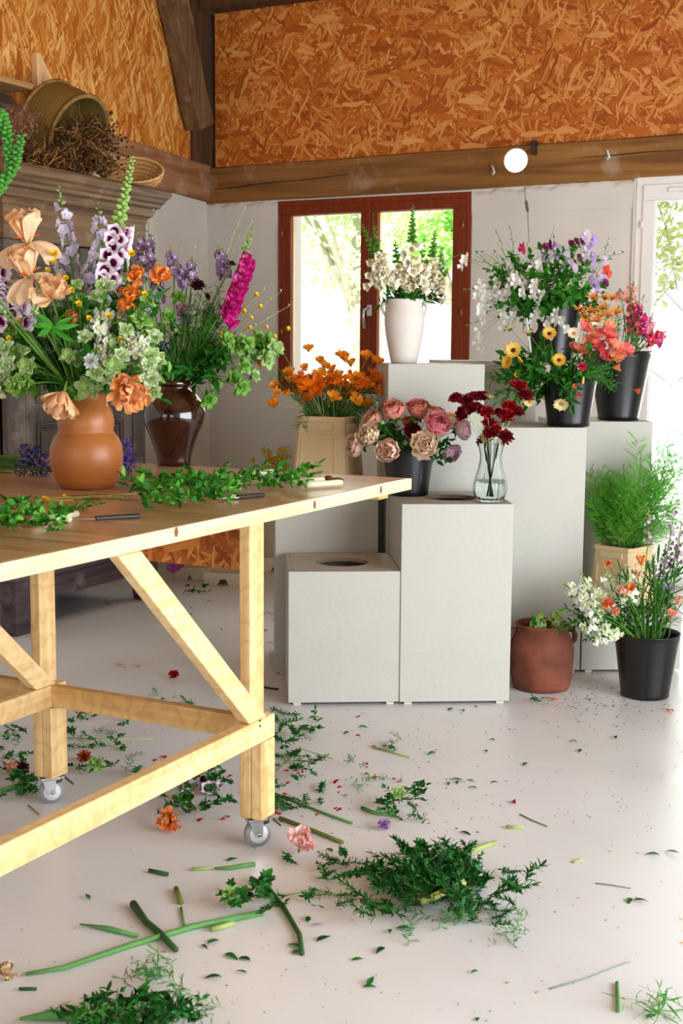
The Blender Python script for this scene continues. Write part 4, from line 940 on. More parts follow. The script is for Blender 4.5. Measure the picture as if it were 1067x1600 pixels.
# ------------------------------------------------------------------ clip lamp above the plinths
L0 = pl(806, 251, 1, 7.20)
o = empty('clip_lamp', L0); tag(o, 'lit white clip lamp hanging from the beam with its cord and switch', 'lamp')
fwd = (CAM-L0).normalized(); fwd = (fwd+V((.25, 0, -.25))).normalized(); fm = frame(fwd, 0)
m = MB(); m.lathe([(.012, -.075), (.02, -.072), (.022, -.04), (.045, -.03), (.066, -.006), (.069, -.002), (.064, -.003), (.04, -.026), (.02, -.04)], 28); s = m.obj('shade', sm('white_lamp_shade', '#e9e6df', .4), o); s.matrix_basis = fm
m = MB(); m.lathe([(.001, .024), (.03, .018), (.052, .004), (.062, -.006), (.04, -.018), (.001, -.02)], 24); s = m.obj('bulb', emis('lit_bulb', '#fff3dc', 30), o); s.matrix_basis = fm
pd_ = bpy.data.lights.new('bulb_light', 'SPOT'); pd_.energy = 55; pd_.color = (1, .9, .74); pd_.shadow_soft_size = .05; pd_.spot_size = 2.9; pd_.spot_blend = .6
po = bpy.data.objects.new('bulb_light', pd_); COL.objects.link(po); po.parent = o; po.matrix_basis = frame(-fwd, 0, fwd*.03)
cl = pl(835, 232, 1, 7.40)-L0; cl2 = pl(829, 222, 1, 7.4)-L0
MB().box((cl.x-.008, cl.y-.03, cl.z-.035), (cl.x+.008, cl.y+.03, cl.z+.045)).box((cl.x-.03, cl.y+.01, cl.z+.03), (cl.x+.012, cl.y+.035, cl.z+.045)).obj('clip', sm('dark_clip', '#2b2622', .5), o, bevel=.003)
MB().tube([V(cl), V(cl)*.6+V((0, 0, .03)), -fwd*.06], .006, 8).obj('arm', M['metal'], o)
pts = [pl(x, y, 1, 7.30)-L0 for x, y in ((817, 266), (818.5, 290), (821.5, 315))]
MB().tube([-fwd*.07]+pts, .0022, 6).obj('cord', sm('brown_cord', '#7d6a55', .6), o)
a, b = pl(821.5, 313, 1, 7.30)-L0, pl(824.5, 331, 1, 7.30)-L0
MB().tube([a, a.lerp(b, .1), a.lerp(b, .5), a.lerp(b, .9), b], [.004, .009, .0085, .009, .004], 8).obj('switch', sm('grey_switch', '#5b544c', .5), o)
MB().tube([pl(x, y, 1, 7.30)-L0 for x, y in ((824.5, 331), (825, 350), (826, 368), (827, 377), (824, 379), (823, 386))], .0022, 6).obj('cord', sm('brown_cord2', '#6d5c48', .6), o)

# ------------------------------------------------------------------ things on the armoire
sieve_w = wood('bentwood', '#6d4a1c', '#a07a3a', 2, 40, .6)
def weave_mat(name, c1, c2, sc):
    m, nt, b = nodes(name); tc = nt.nodes.new('ShaderNodeTexCoord'); w = nt.nodes.new('ShaderNodeTexWave'); w.inputs['Scale'].default_value = sc; w.inputs['Distortion'].default_value = 2; w.bands_direction = 'Z'
    cr = nt.nodes.new('ShaderNodeValToRGB'); cr.color_ramp.elements[0].color = rgb(c1); cr.color_ramp.elements[1].color = rgb(c2); nt.links.new(tc.outputs['Object'], w.inputs[0]); nt.links.new(w.outputs[1], cr.inputs[0]); nt.links.new(cr.outputs[0], b.inputs[0])
    bp = nt.nodes.new('ShaderNodeBump'); bp.inputs['Strength'].default_value = .6; bp.inputs['Distance'].default_value = .004; nt.links.new(w.outputs[1], bp.inputs['Height']); nt.links.new(bp.outputs[0], b.inputs['Normal']); b.inputs['Roughness'].default_value = .7; return m
o = empty('woven_drum_basket', pl(97, 200, 0, -4.52)); tag(o, 'big round brown drum shaped basket tipped on its side on top of the armoire', 'basket')
m = MB(); m.lathe([(.150, 0), (.162, .0), (.166, .02), (.168, .10), (.164, .17), (.158, .175), (.154, .17), (.156, .03), (.15, .02), (.001, .02)], 48)
s = m.obj('drum', weave_mat('woven_cane', '#5c4418', '#96752f', 30), o); ax_ = V((.9, .0, -.40)); s.matrix_basis = frame(ax_, 0, -ax_.normalized()*.10, 1.3)
m = MB(); m.tube([(math.cos(a)*.166, math.sin(a)*.166, .17) for a in [i*2*PI/40 for i in range(41)]], .007, 6); s2 = m.obj('rim_hoop', sieve_w, o); s2.matrix_basis = s.matrix_basis.copy()
m = MB(); m.tube([(math.cos(a)*.166, math.sin(a)*.166, .004) for a in [i*2*PI/40 for i in range(41)]], .009, 6); s2 = m.obj('rim_hoop', sieve_w, o); s2.matrix_basis = s.matrix_basis.copy()
# dried stems spilling over: an uncountable tangle
r = random.Random(5); m = MB(); P0 = pl(120, 235, 0, -4.38)
for k in range(820):
    px_ = r.uniform(38, 178); top_ = 200 if px_ > 100 else 232; py_ = r.uniform(top_-8+abs(px_-135)*.25, 268+ (px_-40)*.06)
    p = pl(px_, py_, 0, r.uniform(-4.5, -4.2)); d = V((r.gauss(.2, .5), r.gauss(0, 1), r.gauss(-.1, .8))).normalized(); l = r.uniform(.03, .13); q = p+d*l; q.z = max(q.z, 2.25); p.z = max(p.z, 2.25)
    m.tube([p, p.lerp(q, .5)+V((r.gauss(0, .012), r.gauss(0, .012), r.gauss(0, .012))), q], r.choice((.0012, .0016, .0022)), 3, r.choice((0, 0, 1, 2)))
    if r.random() < .75: m.ball(q, r.uniform(.004, .011), r.choice((1, 2, 3)), 5)
    for _ in range(2):
        c = p.lerp(q, r.random()); m.ball(c+V((r.gauss(0, .01), r.gauss(0, .01), r.gauss(0, .01))), r.uniform(.003, .007), r.choice((1, 2, 3)), 4)
o = m.obj('dried_stems', [sm('straw', '#b8893c', .8), sm('dry_brown', '#5b3a18', .9), sm('dry_dark', '#33200d', .9), sm('dry_rust', '#7c4a22', .9)]); tag(o, 'tangle of dried brown stems and seed heads spilling from the drum basket', 'dried flowers', kind='stuff')
m = MB()
for k in range(150):
    p = pl(r.uniform(0, 52), r.uniform(180, 262), 0, r.uniform(-4.5, -4.25)); q = p+V((r.gauss(0, .02), r.gauss(0, .04), r.uniform(.01, .07))); m.tube([p, q], .0012, 3, 0)
    for _ in range(6): m.ball(p.lerp(q, r.random())+V((r.gauss(0, .008), r.gauss(0, .008), r.gauss(0, .008))), r.uniform(.003, .0055), r.choice((0, 1)), 4)
o = m.obj('dried_heather', [sm('dry_pink', '#9b6a52', .9), sm('dry_tan', '#7d4c34', .9)]); tag(o, 'loose heap of dried pinkish brown twigs at the left on the armoire', 'dried flowers', kind='stuff')
# wicker basket
o = empty('wicker_basket', pl(206, 266, 0, -4.28)); tag(o, 'shallow pale wicker basket lying tipped on the armoire cornice', 'basket')
wk = [sm('wicker_pale', '#d9b071', .6), sm('wicker_dark', '#b98648', .6)]
m = MB(); Rw, n = .165, 40; rows = 15
for i in range(rows):
    t = i/(rows-1); rr = Rw*(.30+.70*math.sin(t*PI/2*.98)); z = -.10*math.cos(t*PI/2)
    m.tube([(rr*math.cos(a)*(1+.02*math.sin(18*a+PI*i)), rr*.78*math.sin(a)*(1+.02*math.sin(18*a+PI*i)), z) for a in [k*2*PI/108 for k in range(109)]], .0042, 5, i % 2)
for k in range(n):
    a = k*2*PI/n; m.tube([((Rw*(.25+.75*math.sin(t*PI/2*.98)))*math.cos(a), (Rw*.78*(.25+.75*math.sin(t*PI/2*.98)))*math.sin(a), -.10*math.cos(t*PI/2)) for t in [j/6 for j in range(7)]], .0026, 4, 1)
s = m.obj('woven_bowl', wk, o); mt = frame(V((.30, .45, .95)), 0, (0, 0, .0)) 
s.matrix_basis = frame(V((.36, -.50, .80)), 0, (0, 0, 0))
m = MB(); m.tube([(Rw*math.cos(a)*(1+.02*math.sin(30*a)), Rw*.78*math.sin(a)*(1+.02*math.sin(30*a)), .003) for a in [k*2*PI/120 for k in range(121)]], .0065, 6, 0); s2 = m.obj('rim', wk, o); s2.matrix_basis = s.matrix_basis.copy()
# ------------------------------------------------------------------ flowers in their vessels
def many(va, pts, fn, off=(-.06, .06)):
    for q in pts:
        px, py = q[0], q[1]; o = q[2] if len(q) > 2 else rnd(*off); fn(va.h(px, py, o), q)
def fill(va, n, box, pairs, name, cat, desc, sc=(.8, 1.2), off=(-.05, .09), rad=.0016):
    for k in range(n):
        x, y = rnd(box[0], box[2]), rnd(box[1], box[3]); leafy(va, va.h(x, y, rnd(*off)), name, cat, pairs[k % len(pairs)], desc, rnd(*sc), rad=rad)
CT = -FW+V((0, 0, .15))                                # towards the viewer's side of the room
LV = lambda k, L=.16, sh='lance', mats=None, n=10, ll=.05, lw=.018: sprigm(k, n, L, ll, lw, sh, mats)

# --- the big mixed bouquet in the terracotta vase
vt = Vase(tv+V((0, 0, .30)), .055, .22, 'in the terracotta vase')
fill(vt, 60, (-10, 450, 248, 612), [LV(k, .17, 'round', [G1, G2, GB, G3], 13, .06, .034) for k in range(4)], 'leafy_sprig', 'foliage', 'green leafy stem', (.7, 1.1), (-.14, .14))
fill(vt, 22, (-10, 480, 120, 600), [LV(k+4, .17, 'lance', [G4, G1], 12, .06, .016) for k in range(3)], 'leafy_sprig', 'foliage', 'dark narrow leaved stem', (.8, 1.2), (-.05, .12))
fill(vt, 22, (95, 420, 235, 540), [fernm(k, .16, '#7fae4a', 12, .05, .0016) for k in range(3)], 'feathery_sprig', 'foliage', 'feathery pale green stem', (.8, 1.1), (-.1, .1))
nicc = ['#c0dc96', '#dae8bf', '#a3cd6c', '#cfe2ae']
for i, (x, y, s) in enumerate([(33, 558, 1.5), (10, 590, 1.4), (30, 605, 1.3), (12, 548, 1.1), (140, 607, 1.5), (122, 568, 1.3), (217, 505, 1.4), (232, 560, 1.2), (205, 562, 1.3), (232, 592, 1.3), (214, 590, 1.2), (162, 590, 1.2), (228, 478, 1.1), (240, 530, 1.1), (125, 475, 1.1), (165, 455, 1.2), (180, 548, 1.2), (3, 565, 1.2), (20, 520, 1.), (238, 612, 1.), (48, 575, 1.2), (18, 575, 1.3), (45, 600, 1.1), (150, 585, 1.1), (178, 575, 1.2), (190, 560, 1.1), (225, 540, 1.1), (196, 520, 1.), (110, 560, 1.), (135, 530, 1.), (150, 500, .9), (0, 610, 1.2), (242, 565, 1.1), (228, 575, 1.2), (180, 505, .9), (150, 468, .9), (120, 450, .8)]):
    bloom_stem(vt, vt.h(x, y, rnd(-.16, -.04)), 'nicotiana', 'flower', nicotiana(i % 4, nicc[i % 4]), 'bloom', 'pale green tobacco flower', s*1.15, CT, leaves=2)
bloom_stem(vt, vt.h(143, 565, -.17), 'scabiosa', 'flower', scabious(20, '#e6e2f0', '#c9d8b8', .022), 'bloom', '', 1.15, CT, unique='round lilac white scabiosa facing forward low in the terracotta vase')
W1 = ['#f2f5e6', '#e6efd2']
for (bx, by, tx, ty, n) in ((168, 572, 158, 498, 12), (212, 560, 222, 512, 9), (150, 520, 172, 470, 8)):
    spike(vt, vt.h(bx, by, -.1), vt.h(tx, ty, -.1), 'snapdragon', 'flower', 'white green snapdragon spike', 's', [snap(1, W1[0]), snap(2, W1[1])], n+4, 1.35, .8, budm(1), 5, droop=.1)
spike(vt, vt.h(200, 545, -.12), vt.h(188, 478, -.12), 'astilbe', 'flower', 'beige tan plume of tiny blossoms', 's', [fluff(5, '#d8bfa2', .016), fluff(6, '#cdbf9a', .015)], 18, 1.2, .6, None, droop=0)
# pale lilac delphiniums
dl = [floret(1, '#ddd6ec', .024, ruf=.003), floret(2, '#ebe6f5', .023, ruf=.003), floret(3, '#d3c9e6', .023, ruf=.003)]
for (bx, by, tx, ty, n, b) in ((112, 412, 90, 285, 13, 7), (104, 480, 92, 365, 12, 3), (160, 392, 152, 315, 7, 3), (128, 455, 166, 360, 10, 2), (150, 480, 130, 395, 10, 2), (182, 470, 160, 410, 8, 2)):
    spike(vt, vt.h(bx, by, rnd(-.06, .06)), vt.h(tx, ty, rnd(-.03, .05)), 'larkspur', 'flower', 'pale lilac larkspur spike', 'd', dl, n, 1.05, .8, budm(3, '#9dbb6a', .013), b, droop=.05, off=.012)
# speckled foxglove with purple throats
fb_ = [bell(1, '#eadbe8', '#8a1c60'), bell(2, '#f0e4ee', '#7a1450')]
o = spike(vt, vt.h(163, 448, -.12), vt.h(208, 246, -.04), 'foxglove', 'flower', '', 'f', fb_, 20, 1.15, .85, budm(5, '#96b862', .024, .0085), 50, side=RT*.9+CT, droop=.45, rad=.0045, bz=.46, unique='tall white and lilac foxglove with purple throats above the terracotta vase', partname='bell')
for (bx, by, tx, ty, u) in ((22, 505, -4, 405, 'white lilac foxglove with drooping bells at the far left of the terracotta vase'), (2, 480, -22, 390, 'foxglove cut by the left edge of the picture, with pale bells')):
    spike(vt, vt.h(bx, by, -.1), vt.h(tx, ty, -.1), 'foxglove', 'flower', '', 'f', fb_, 10, 1.3, 1., budm(5, '#a9c78a', .020), 8, side=RT*.4+CT, droop=.6, rad=.0035, unique=u, partname='bell')
# two green foxglove tips arching in at the far left
for (pts, u) in (([(-40, 420), (-30, 260), (-2, 175), (12, 212), (14, 262)], 'curled green foxglove tip hanging in at the upper left edge'), ([(-45, 430), (-40, 330), (-5, 300), (22, 262), (34, 212)], 'green foxglove tip bending upward at the left edge below the curled one')):
    p = [vt.h(x, y, -.3) for x, y in pts]; p0, rim = vt.root(p[0]); m = MB(); full = [p0, rim]
    for i in range(len(p)-1):
        for t in (0, .5): full.append(p[i].lerp(p[i+1], t))
    full.append(p[-1]); m.tube(full, [.004]*3+[.003]*(len(full)-4)+[.0015], 6); o = inst('foxglove', m.mesh('stem', [STEM]))
    k0 = len(full)-6
    for k in range(64):
        t = k/63*5; i = min(4, int(t)); q = full[k0+i].lerp(full[k0+i+1], t-i); w = k*2.4
        inst('bud', budm(7, '#4a9238', .024, .008), o, mat=frame(V((math.cos(w), math.sin(w), .2)), 0, q, 1.25-.6*k/63))
    finish(o, 'flower', '', '', u)
# irises
for (x, y, s, off, u, w, f) in ((45, 384, 1.2, -.14, 'large peach iris standing highest at the left of the terracotta vase', 0, V((0, 0, .6))), (46, 438, 1.15, -.16, 'second peach iris directly below the highest one', 0, V((0, 0, .5))), (80, 464, .85, -.17, 'peach iris with drooping falls beside the yellow buttercups', .3, RT*.5),
                         (100, 612, .95, -.20, 'peach iris hanging down over the left of the terracotta vase rim', 1.2, -UP*2.2-RT*.4), (196, 602, .98, -.20, 'ruffled orange iris hanging over the right of the terracotta vase rim', .8, -UP*1.4+RT*.8+CT), (104, 500, .5, -.12, 'withered brown orange iris in the middle of the terracotta vase', 1.0, RT)):
    c = '#f6c793' if 'orange' not in u else '#f2a766'
    if 'withered' in u: c = '#b8763a'
    me = iris(int(x), c, mixc(c, '#ffe9cf', .55), s, w) if w < .3 else crumple(int(x), c, mixc(c, '#ffe0c0', .35), .072*s)
    bloom_stem(vt, vt.h(x, y, off), 'iris', 'flower', me, 'bloom', '', 1, f+CT*.3, rad=.004, unique=u)
for (x, y, s, u) in ((212, 436, 1.3, 'bright orange poppy at the upper right of the terracotta vase'), (202, 466, 1.35, 'orange poppy below the upper right one of the terracotta vase'), (196, 486, 1.3, 'crumpled orange poppy lowest of three at the right of the terracotta vase'), (252, 436, 1.3, 'open orange poppy farthest right above the terracotta vase')):
    bloom_stem(vt, vt.h(x, y, -.12), 'poppy', 'flower', crumple(int(x)+3, '#ef8a2e', '#f5a458', .026), 'bloom', '', s, CT, unique=u)
many(vt, [(104, 437), (104, 459), (112, 458), (121, 470), (140, 500), (170, 497), (86, 400), (16, 531), (76, 425), (82, 400), (226, 463), (188, 532), (85, 412), (30, 505), (206, 400), (68, 402), (124, 478)], lambda h, q: bloom_stem(vt, h, 'buttercup', 'flower', buttercup(1, '#f6cf1e'), 'bloom', 'small yellow buttercup', rnd(1.3, 1.8), CT+V((0, 0, .4)), rad=.0009), (-.18, -.08))
for (x, y) in ((50, 500), (64, 498), (72, 506), (230, 488), (0, 442)):
    bloom_stem(vt, vt.h(x, y, -.15), 'lavender', 'flower', fluff(9, '#7a6699', .014, 22), 'bloom', 'grey purple tuft flower', 1, CT, rad=.001)
spike(vt, vt.h(53, 492, -.2), vt.h(62, 432, -.2), 'lupin', 'flower', '', 's', [budm(8, '#b7c48a', .012)], 40, 1, .6, None, droop=-.6, off=.003, unique='pale green bud spike standing before the lower peach iris', partname='bud')
for k in range(9):                                      # fan of long bright leaves
    p = vt.h(83, 512, -.19); a = PI*(.9+.26*k); d = RT*math.cos(a)+UP*math.sin(a)*.9+CT*.3
    if k == 0: o, _ = vt.stem(p, 'fan_sprig', .0018, STEMD); finish(o, 'foliage', '', '', 'fan of long bright green leaves at the centre left of the terracotta vase')
    inst('leaf', leafm(41, 'lance', .085, .019, .5, G2), o, mat=frame(d, rnd(-.3, .3), p, rnd(.8, 1.1)))

# --- foxgloves and larkspur in the glazed jar
vb = Vase(bv+V((0, 0, .305)), .055, .25, 'in the glazed jar')
fill(vb, 34, (236, 500, 335, 588), [LV(k+10, .2, 'strap', [G1, G2], 9, .10, .007) for k in range(3)], 'grass_sprig', 'foliage', 'upright grassy green stem', (.8, 1.15), (-.04, .06), .0028)
fill(vb, 26, (295, 455, 350, 590), [fernm(k+5, .2, '#4a8f34', 18, .06, .0017) for k in range(3)], 'feathery_sprig', 'foliage', 'feathery dark green stem', (.8, 1.1), (-.05, .05), .0024)
for i, (x, y) in enumerate([(368, 545), (388, 558), (410, 552), (400, 530), (425, 545), (360, 590), (378, 572), (392, 588), (346, 560), (350, 535), (330, 600), (320, 622), (415, 535), (372, 535), (398, 545), (384, 538), (412, 562), (275, 470), (262, 500), (280, 520), (250, 520), (372, 605)]):
    bloom_stem(vb, vb.h(x, y, rnd(-.1, .06)), 'nicotiana', 'flower', nicotiana(i % 4, ['#8fc45c', '#b4d694', '#7fb84a'][i % 3], .027), 'bloom', 'ruffled green tobacco flower', rnd(.95, 1.3), RT*.5+CT, leaves=7, lm=leafm(i % 3, 'lance', .065, .024, .7, G1))
mg = [bell(3, '#d6208a', '#f3a9cf', .045, .0135), bell(4, '#c4187a', '#f0b4d4', .045, .0135)]
spike(vb, vb.h(344, 492, -.05), vb.h(396, 355, -.05), 'foxglove', 'flower', '', 'f', mg, 26, 1.25, .85, budm(11, '#8fb35a', .018), 16, side=RT*.9+CT*.6, droop=1.1, rad=.004, unique='magenta foxglove leaning right in the glazed jar', partname='bell')
mv = [floret(5, '#b79ac4', .020, ruf=.003), floret(6, '#a787b4', .019, ruf=.003), floret(7, '#c7afd2', .020, ruf=.003)]
mb = [floret(8, '#9d7f9c', .021, ruf=.003), floret(9, '#8d6b86', .020, ruf=.003)]
spike(vb, vb.h(352, 432, 0), vb.h(340, 378, 0), 'larkspur', 'flower', '', 'd', mv, 28, 1.1, .8, budm(3, '#9dbb6a', .013), 3, droop=.1, off=.012, unique='dense mauve larkspur just left of the magenta foxglove')
for (bx, by, tx, ty, n, mm) in ((232, 440, 232, 345, 15, mb), (222, 420, 214, 360, 8, mb), (272, 432, 266, 385, 9, mv), (292, 448, 272, 408, 10, mv), (300, 440, 300, 400, 6, mv), (290, 500, 282, 470, 6, mv), (330, 510, 322, 470, 7, mb), (248, 470, 240, 400, 8, mb)):
    spike(vb, vb.h(bx, by, rnd(-.03, .05)), vb.h(tx, ty, rnd(-.02, .05)), 'larkspur', 'flower', 'dusky mauve larkspur spike', 'd', mm, n+4, 1.05, .8, budm(3, '#9aa87a', .013), 4, droop=.1, off=.012)
for (x, y, s, u, f) in ((309, 447, 1.2, 'round dark maroon scabiosa in front of the wall above the glazed jar', CT), (322, 464, .8, 'small dark maroon flower behind the round one', RT), (362, 414, .8, 'dark maroon bud at the left edge of the magenta foxglove', UP)):
    bloom_stem(vb, vb.h(x, y, -.08), 'scabiosa', 'flower', scabious(3, '#4a0d1c', '#2c0712', .022), 'bloom', '', s, f, unique=u)
bloom_stem(vb, vb.h(297, 495, 0), 'iris', 'flower', crumple(61, '#b79aa6', '#cbb5be', .045), 'bloom', '', 1, CT, unique='faded mauve iris deep inside the glazed jar bouquet')
many(vb, [(404, 480), (391, 498), (388, 513), (414, 512), (418, 522), (427, 526), (379, 488), (340, 540), (343, 522), (437, 546), (447, 514), (398, 462)], lambda h, q: bloom_stem(vb, h, 'buttercup', 'flower', buttercup(2, '#f2cc2e', .012), 'bloom', 'yellow buttercup on a wiry stem', rnd(1.1, 1.5), RT+CT, rad=.0008), (-.08, .04))
for (x, y) in ((382, 326), (366, 364), (393, 348), (372, 372), (305, 388), (315, 410), (440, 455), (452, 478), (412, 452), (285, 378), (240, 330), (345, 540)):
    o, (a, b, c) = vb.stem(vb.h(x, y, rnd(-.05, .05)), 'wiry_sprig', .0009, STEMP)
    for k in range(5): t = .7+.075*k; p = on(a, b, c, min(1, t)); inst('bud', budm(12, '#a9b77a', .011, .0035), o, mat=frame(V((rnd(-1, 1), rnd(-1, 1), 1)), 0, p, rnd(.8, 1.2)))
    finish(o, 'flower', 'wiry stem with tiny pale buds', 'in the glazed jar')
bloom_stem(vb, vb.h(401, 566, -.05), 'poppy', 'flower', poppy(9), 'bloom', '', .9, -UP*.4+RT, unique='single orange poppy dangling at the right of the glazed jar bouquet')
bloom_stem(vb, vb.h(258, 542, -.08), 'statice', 'flower', fluff(12, '#6a42b0', .013), 'bloom', '', 1, CT, unique='violet statice tuft among the stems of the glazed jar')

# --- cream foxgloves in the stoneware vase
vw = Vase(wv+V((0, 0, .265)), .07, .2, 'in the white stoneware vase')
cb_ = [bell(5, '#fbf6e2', '#efe6c2', .046, .0128), bell(6, '#f6f0d4', '#e6dcb2', .046, .0128)]
for (bx, by, tx, ty, n, b) in ((642, 440, 645, 322, 10, 14), (606, 448, 566, 352, 12, 9), (597, 440, 585, 352, 10, 5), (625, 450, 617, 375, 10, 6), (670, 448, 680, 360, 12, 9), (682, 470, 690, 388, 9, 9), (655, 452, 662, 372, 10, 4), (585, 450, 578, 395, 7, 3), (640, 460, 628, 405, 7, 2), (672, 462, 700, 420, 5, 6)):
    spike(vw, vw.h(bx, by, rnd(-.07, .05)), vw.h(tx, ty, rnd(-.04, .05)), 'foxglove', 'flower', 'cream foxglove spike', 'f', cb_, n-1, 1.0, .7, budm(13, '#4f8a30', .022, .0065), b*3, droop=.6, rad=.003, side=CT*.5, partname='bell', leafy=2, bz=.52)
for k, (x, y) in enumerate([(610, 462), (625, 455), (640, 458), (655, 450), (668, 458), (598, 468), (680, 462), (648, 466), (632, 466)]):
    leafy(vw, vw.h(x, y, rnd(-.08, .0)), 'leafy_sprig', 'foliage', LV(20+k % 3, .10, 'lance', [G1, G4], 11, .07, .034), 'broad green leaves', rnd(1, 1.3))
for (x, y) in ((708, 398), (692, 455), (574, 352)):
    leafy(vw, vw.h(x, y, -.02), 'leafy_sprig', 'foliage', LV(24, .14, 'lance', [G4, GB], 16, .018, .008), 'slender dark green tip', 1)

# --- sweet peas on the rear plinth
vs = Vase(sb+V((0, 0, .26)), .12, .2, 'in the highest black bucket')
fill(vs, 16, (790, 458, 900, 488), [LV(30+k, .13, 'round', [G1, G1, G2, G2], 12, .055, .036) for k in range(4)], 'sweet_pea_vine', 'foliage', 'green hanging shoot', (.8, 1.2), (-.22, -.12))
fill(vs, 64, (775, 395, 932, 500), [LV(30+k, .13, 'round', [G1, G1, G2, G2], 12, .055, .036) for k in range(4)], 'sweet_pea_vine', 'foliage', 'green sweet pea shoot', (.7, 1.2), (-.14, .12))
def pea(va, h, c1, c2, desc, where_n=3, key=0, u=None, rad=.0012):
    o, (a, b, c) = va.stem(h, 'sweet_pea', rad, STEM); ct = V(h)-va.c; ct.z = 0; f = (CT*.8+ct.normalized()*.6)
    for k in range(where_n):
        p = V(h)+V((rnd(-.014, .014), rnd(-.014, .014), -.022*k+rnd(-.004, .004))); inst('bloom', sweetpea(key*3+k % 3, c1, c2), o, mat=frame((f+V((rnd(-.5, .5), rnd(-.5, .5), rnd(-.2, .5)))), rnd(-.5, .5), p, rnd(1.05, 1.4)))
    inst('leaf', leafm(50, 'round', .035, .022, .4, G2), o, mat=frame(V((rnd(-1, 1), rnd(-1, 1), .3)), 0, on(a, b, c, .55), 1))
    # curling tendril
    q = on(a, b, c, .8); s0 = rnd(0, 6); tn = MB().tube([q+V((math.cos(s0+t*2.2)*.006*(t+1), math.sin(s0+t*2.2)*.006*(t+1), t*.009)) for t in range(7)], .0006, 3); inst('tendril', tn.mesh('tendril', [STEMP]), o)
    finish(o, 'flower', desc, va.where, u)
for (x, y, *z) in [(722, 403), (752, 440), (745, 452), (760, 448), (768, 462), (755, 470), (747, 478), (752, 492), (795, 440), (803, 432), (812, 446), (822, 436), (790, 455), (800, 462), (830, 450), (836, 440), (842, 458), (815, 462), (785, 478), (797, 490), (788, 498), (800, 500), (838, 480), (848, 478), (858, 490), (862, 486), (870, 500), (878, 498), (846, 462), (835, 462), (828, 418), (778, 436), (750, 515), (746, 530), (838, 412), (790, 425), (780, 450), (855, 510), (833, 497)]:
    pea(vs, vs.h(x, y, rnd(-.22, -.05)), '#f4f4ee', '#ffffff', 'white sweet pea', 3, 0)
for (x, y) in [(870, 392), (882, 400), (893, 385), (905, 372), (915, 368), (925, 375), (880, 415), (893, 412), (908, 395), (918, 390), (930, 425), (925, 440), (938, 436), (932, 450), (920, 455), (945, 405), (926, 402), (850, 400), (865, 385)]:
    c = random.choice(['#c9b6e2', '#b79cd6', '#e0d2ea', '#d9c6dc']); pea(vs, vs.h(x, y, rnd(-.16, .06)), c, mixc(c, '#ffffff', .3), 'lilac sweet pea', 2, {'#c9b6e2': 1, '#b79cd6': 2, '#e0d2ea': 3, '#d9c6dc': 4}[c])
for (x, y) in [(852, 388), (857, 383), (900, 382), (905, 378), (896, 412), (900, 405), (885, 382), (940, 443)]:
    pea(vs, vs.h(x, y, rnd(-.14, .0)), '#6e1f4c', '#8d3a70', 'dark plum sweet pea', 1, 6)
pea(vs, vs.h(817, 384, -.05), '#e0487e', '#a92c5c', '', 2, 7, 'rose pink sweet pea standing at the top left of the highest bucket')
pea(vs, vs.h(948, 420, -.15), '#f0604a', '#e8503c', '', 2, 8, 'coral red sweet pea at the right of the highest bucket')
for (x, y) in [(768, 395), (775, 378), (745, 400), (790, 376), (735, 450), (742, 500), (955, 385), (962, 392), (850, 372), (870, 378), (776, 410), (758, 400)]:
    leafy(vs, vs.h(x, y, rnd(-.1, .05)), 'sweet_pea_vine', 'foliage', LV(34+int(x) % 3, .14, 'round', [G2, G3], 7, .026, .012), 'thin vine reaching out', rnd(.8, 1.2), rad=.001)

# --- calendulas and coral poppies
vc = Vase(cb+V((0, 0, .19)), .10, .15, 'in the middle black bucket')
fill(vc, 70, (782, 548, 918, 622), [LV(40+k, .12, 'lance', [G1, G1, G2, GB], 11, .065, .030) for k in range(4)], 'calendula_sprig', 'foliage', 'leafy green calendula stem', (.8, 1.2), (-.16, .10))
for (x, y) in ((768, 572), (762, 590), (780, 600), (790, 625), (800, 632), (775, 615)):
    leafy(vc, vc.h(x, y, -.08), 'leafy_sprig', 'foliage', LV(44, .15, 'lance', [GB, G2], 8, .05, .014), 'narrow leaved green shoot leaning left', 1)
for (x, y, c, e, s, f, d) in [(802, 548, '#f5d36a', '#3d1d10', 1.15, CT, 'large yellow calendula with a dark eye'), (794, 566, '#f3c64e', '#c98a20', 1.05, CT-RT, 'golden calendula just below the large yellow one'), (811, 565, '#f2bf42', '#a8701c', 1.0, RT+UP*.3, 'golden calendula seen from the side'),
        (826, 521, '#f2cf8e', '#8a5c28', 1.0, UP*1.4, 'buff calendula turned upward'), (796, 513, '#efd49a', '#b98d4a', 1.0, UP*1.6-RT, 'pale buff calendula at the far left top'), (858, 522, '#f0c355', '#4a2412', 1.0, CT, 'yellow calendula with a brown eye near the white tubs edge'),
        (849, 577, '#f6efd8', '#4a1c14', 1.05, CT, 'cream calendula with a maroon eye low in the middle'), (896, 522, '#f7f1dc', '#c58a2c', .95, CT, 'cream white calendula with a golden eye'), (929, 511, '#f4ead0', '#8a6a3a', .95, UP+CT, 'cream calendula behind the coral poppies'),
        (873, 563, '#edb84a', '#5a2a14', .95, CT, 'small orange yellow calendula in the centre'), (877, 630, '#f2e2a8', '#b08d3a', 1.1, -UP*.9-RT*.3+CT, 'pale yellow calendula hanging over the bucket side'), (827, 627, '#f0dca0', '#c2953c', .8, CT-UP, 'pale yellow calendula at the lower left'),
        (808, 585, '#e9b63c', '#9a6a1c', .45, CT, 'tiny yellow calendula bud'), (909, 594, '#f0c85a', '#caa03a', .6, RT, 'small yellow flower over the rim')]:
    d = d.replace(' near the white tubs edge', '')
    bloom_stem(vc, vc.h(x, y, rnd(-.16, -.1)), 'calendula', 'flower', daisy(int(x) % 3, c, e, .027), 'bloom', '', s*1.22, f, leaves=1, unique=(d+' in the middle black bucket'))
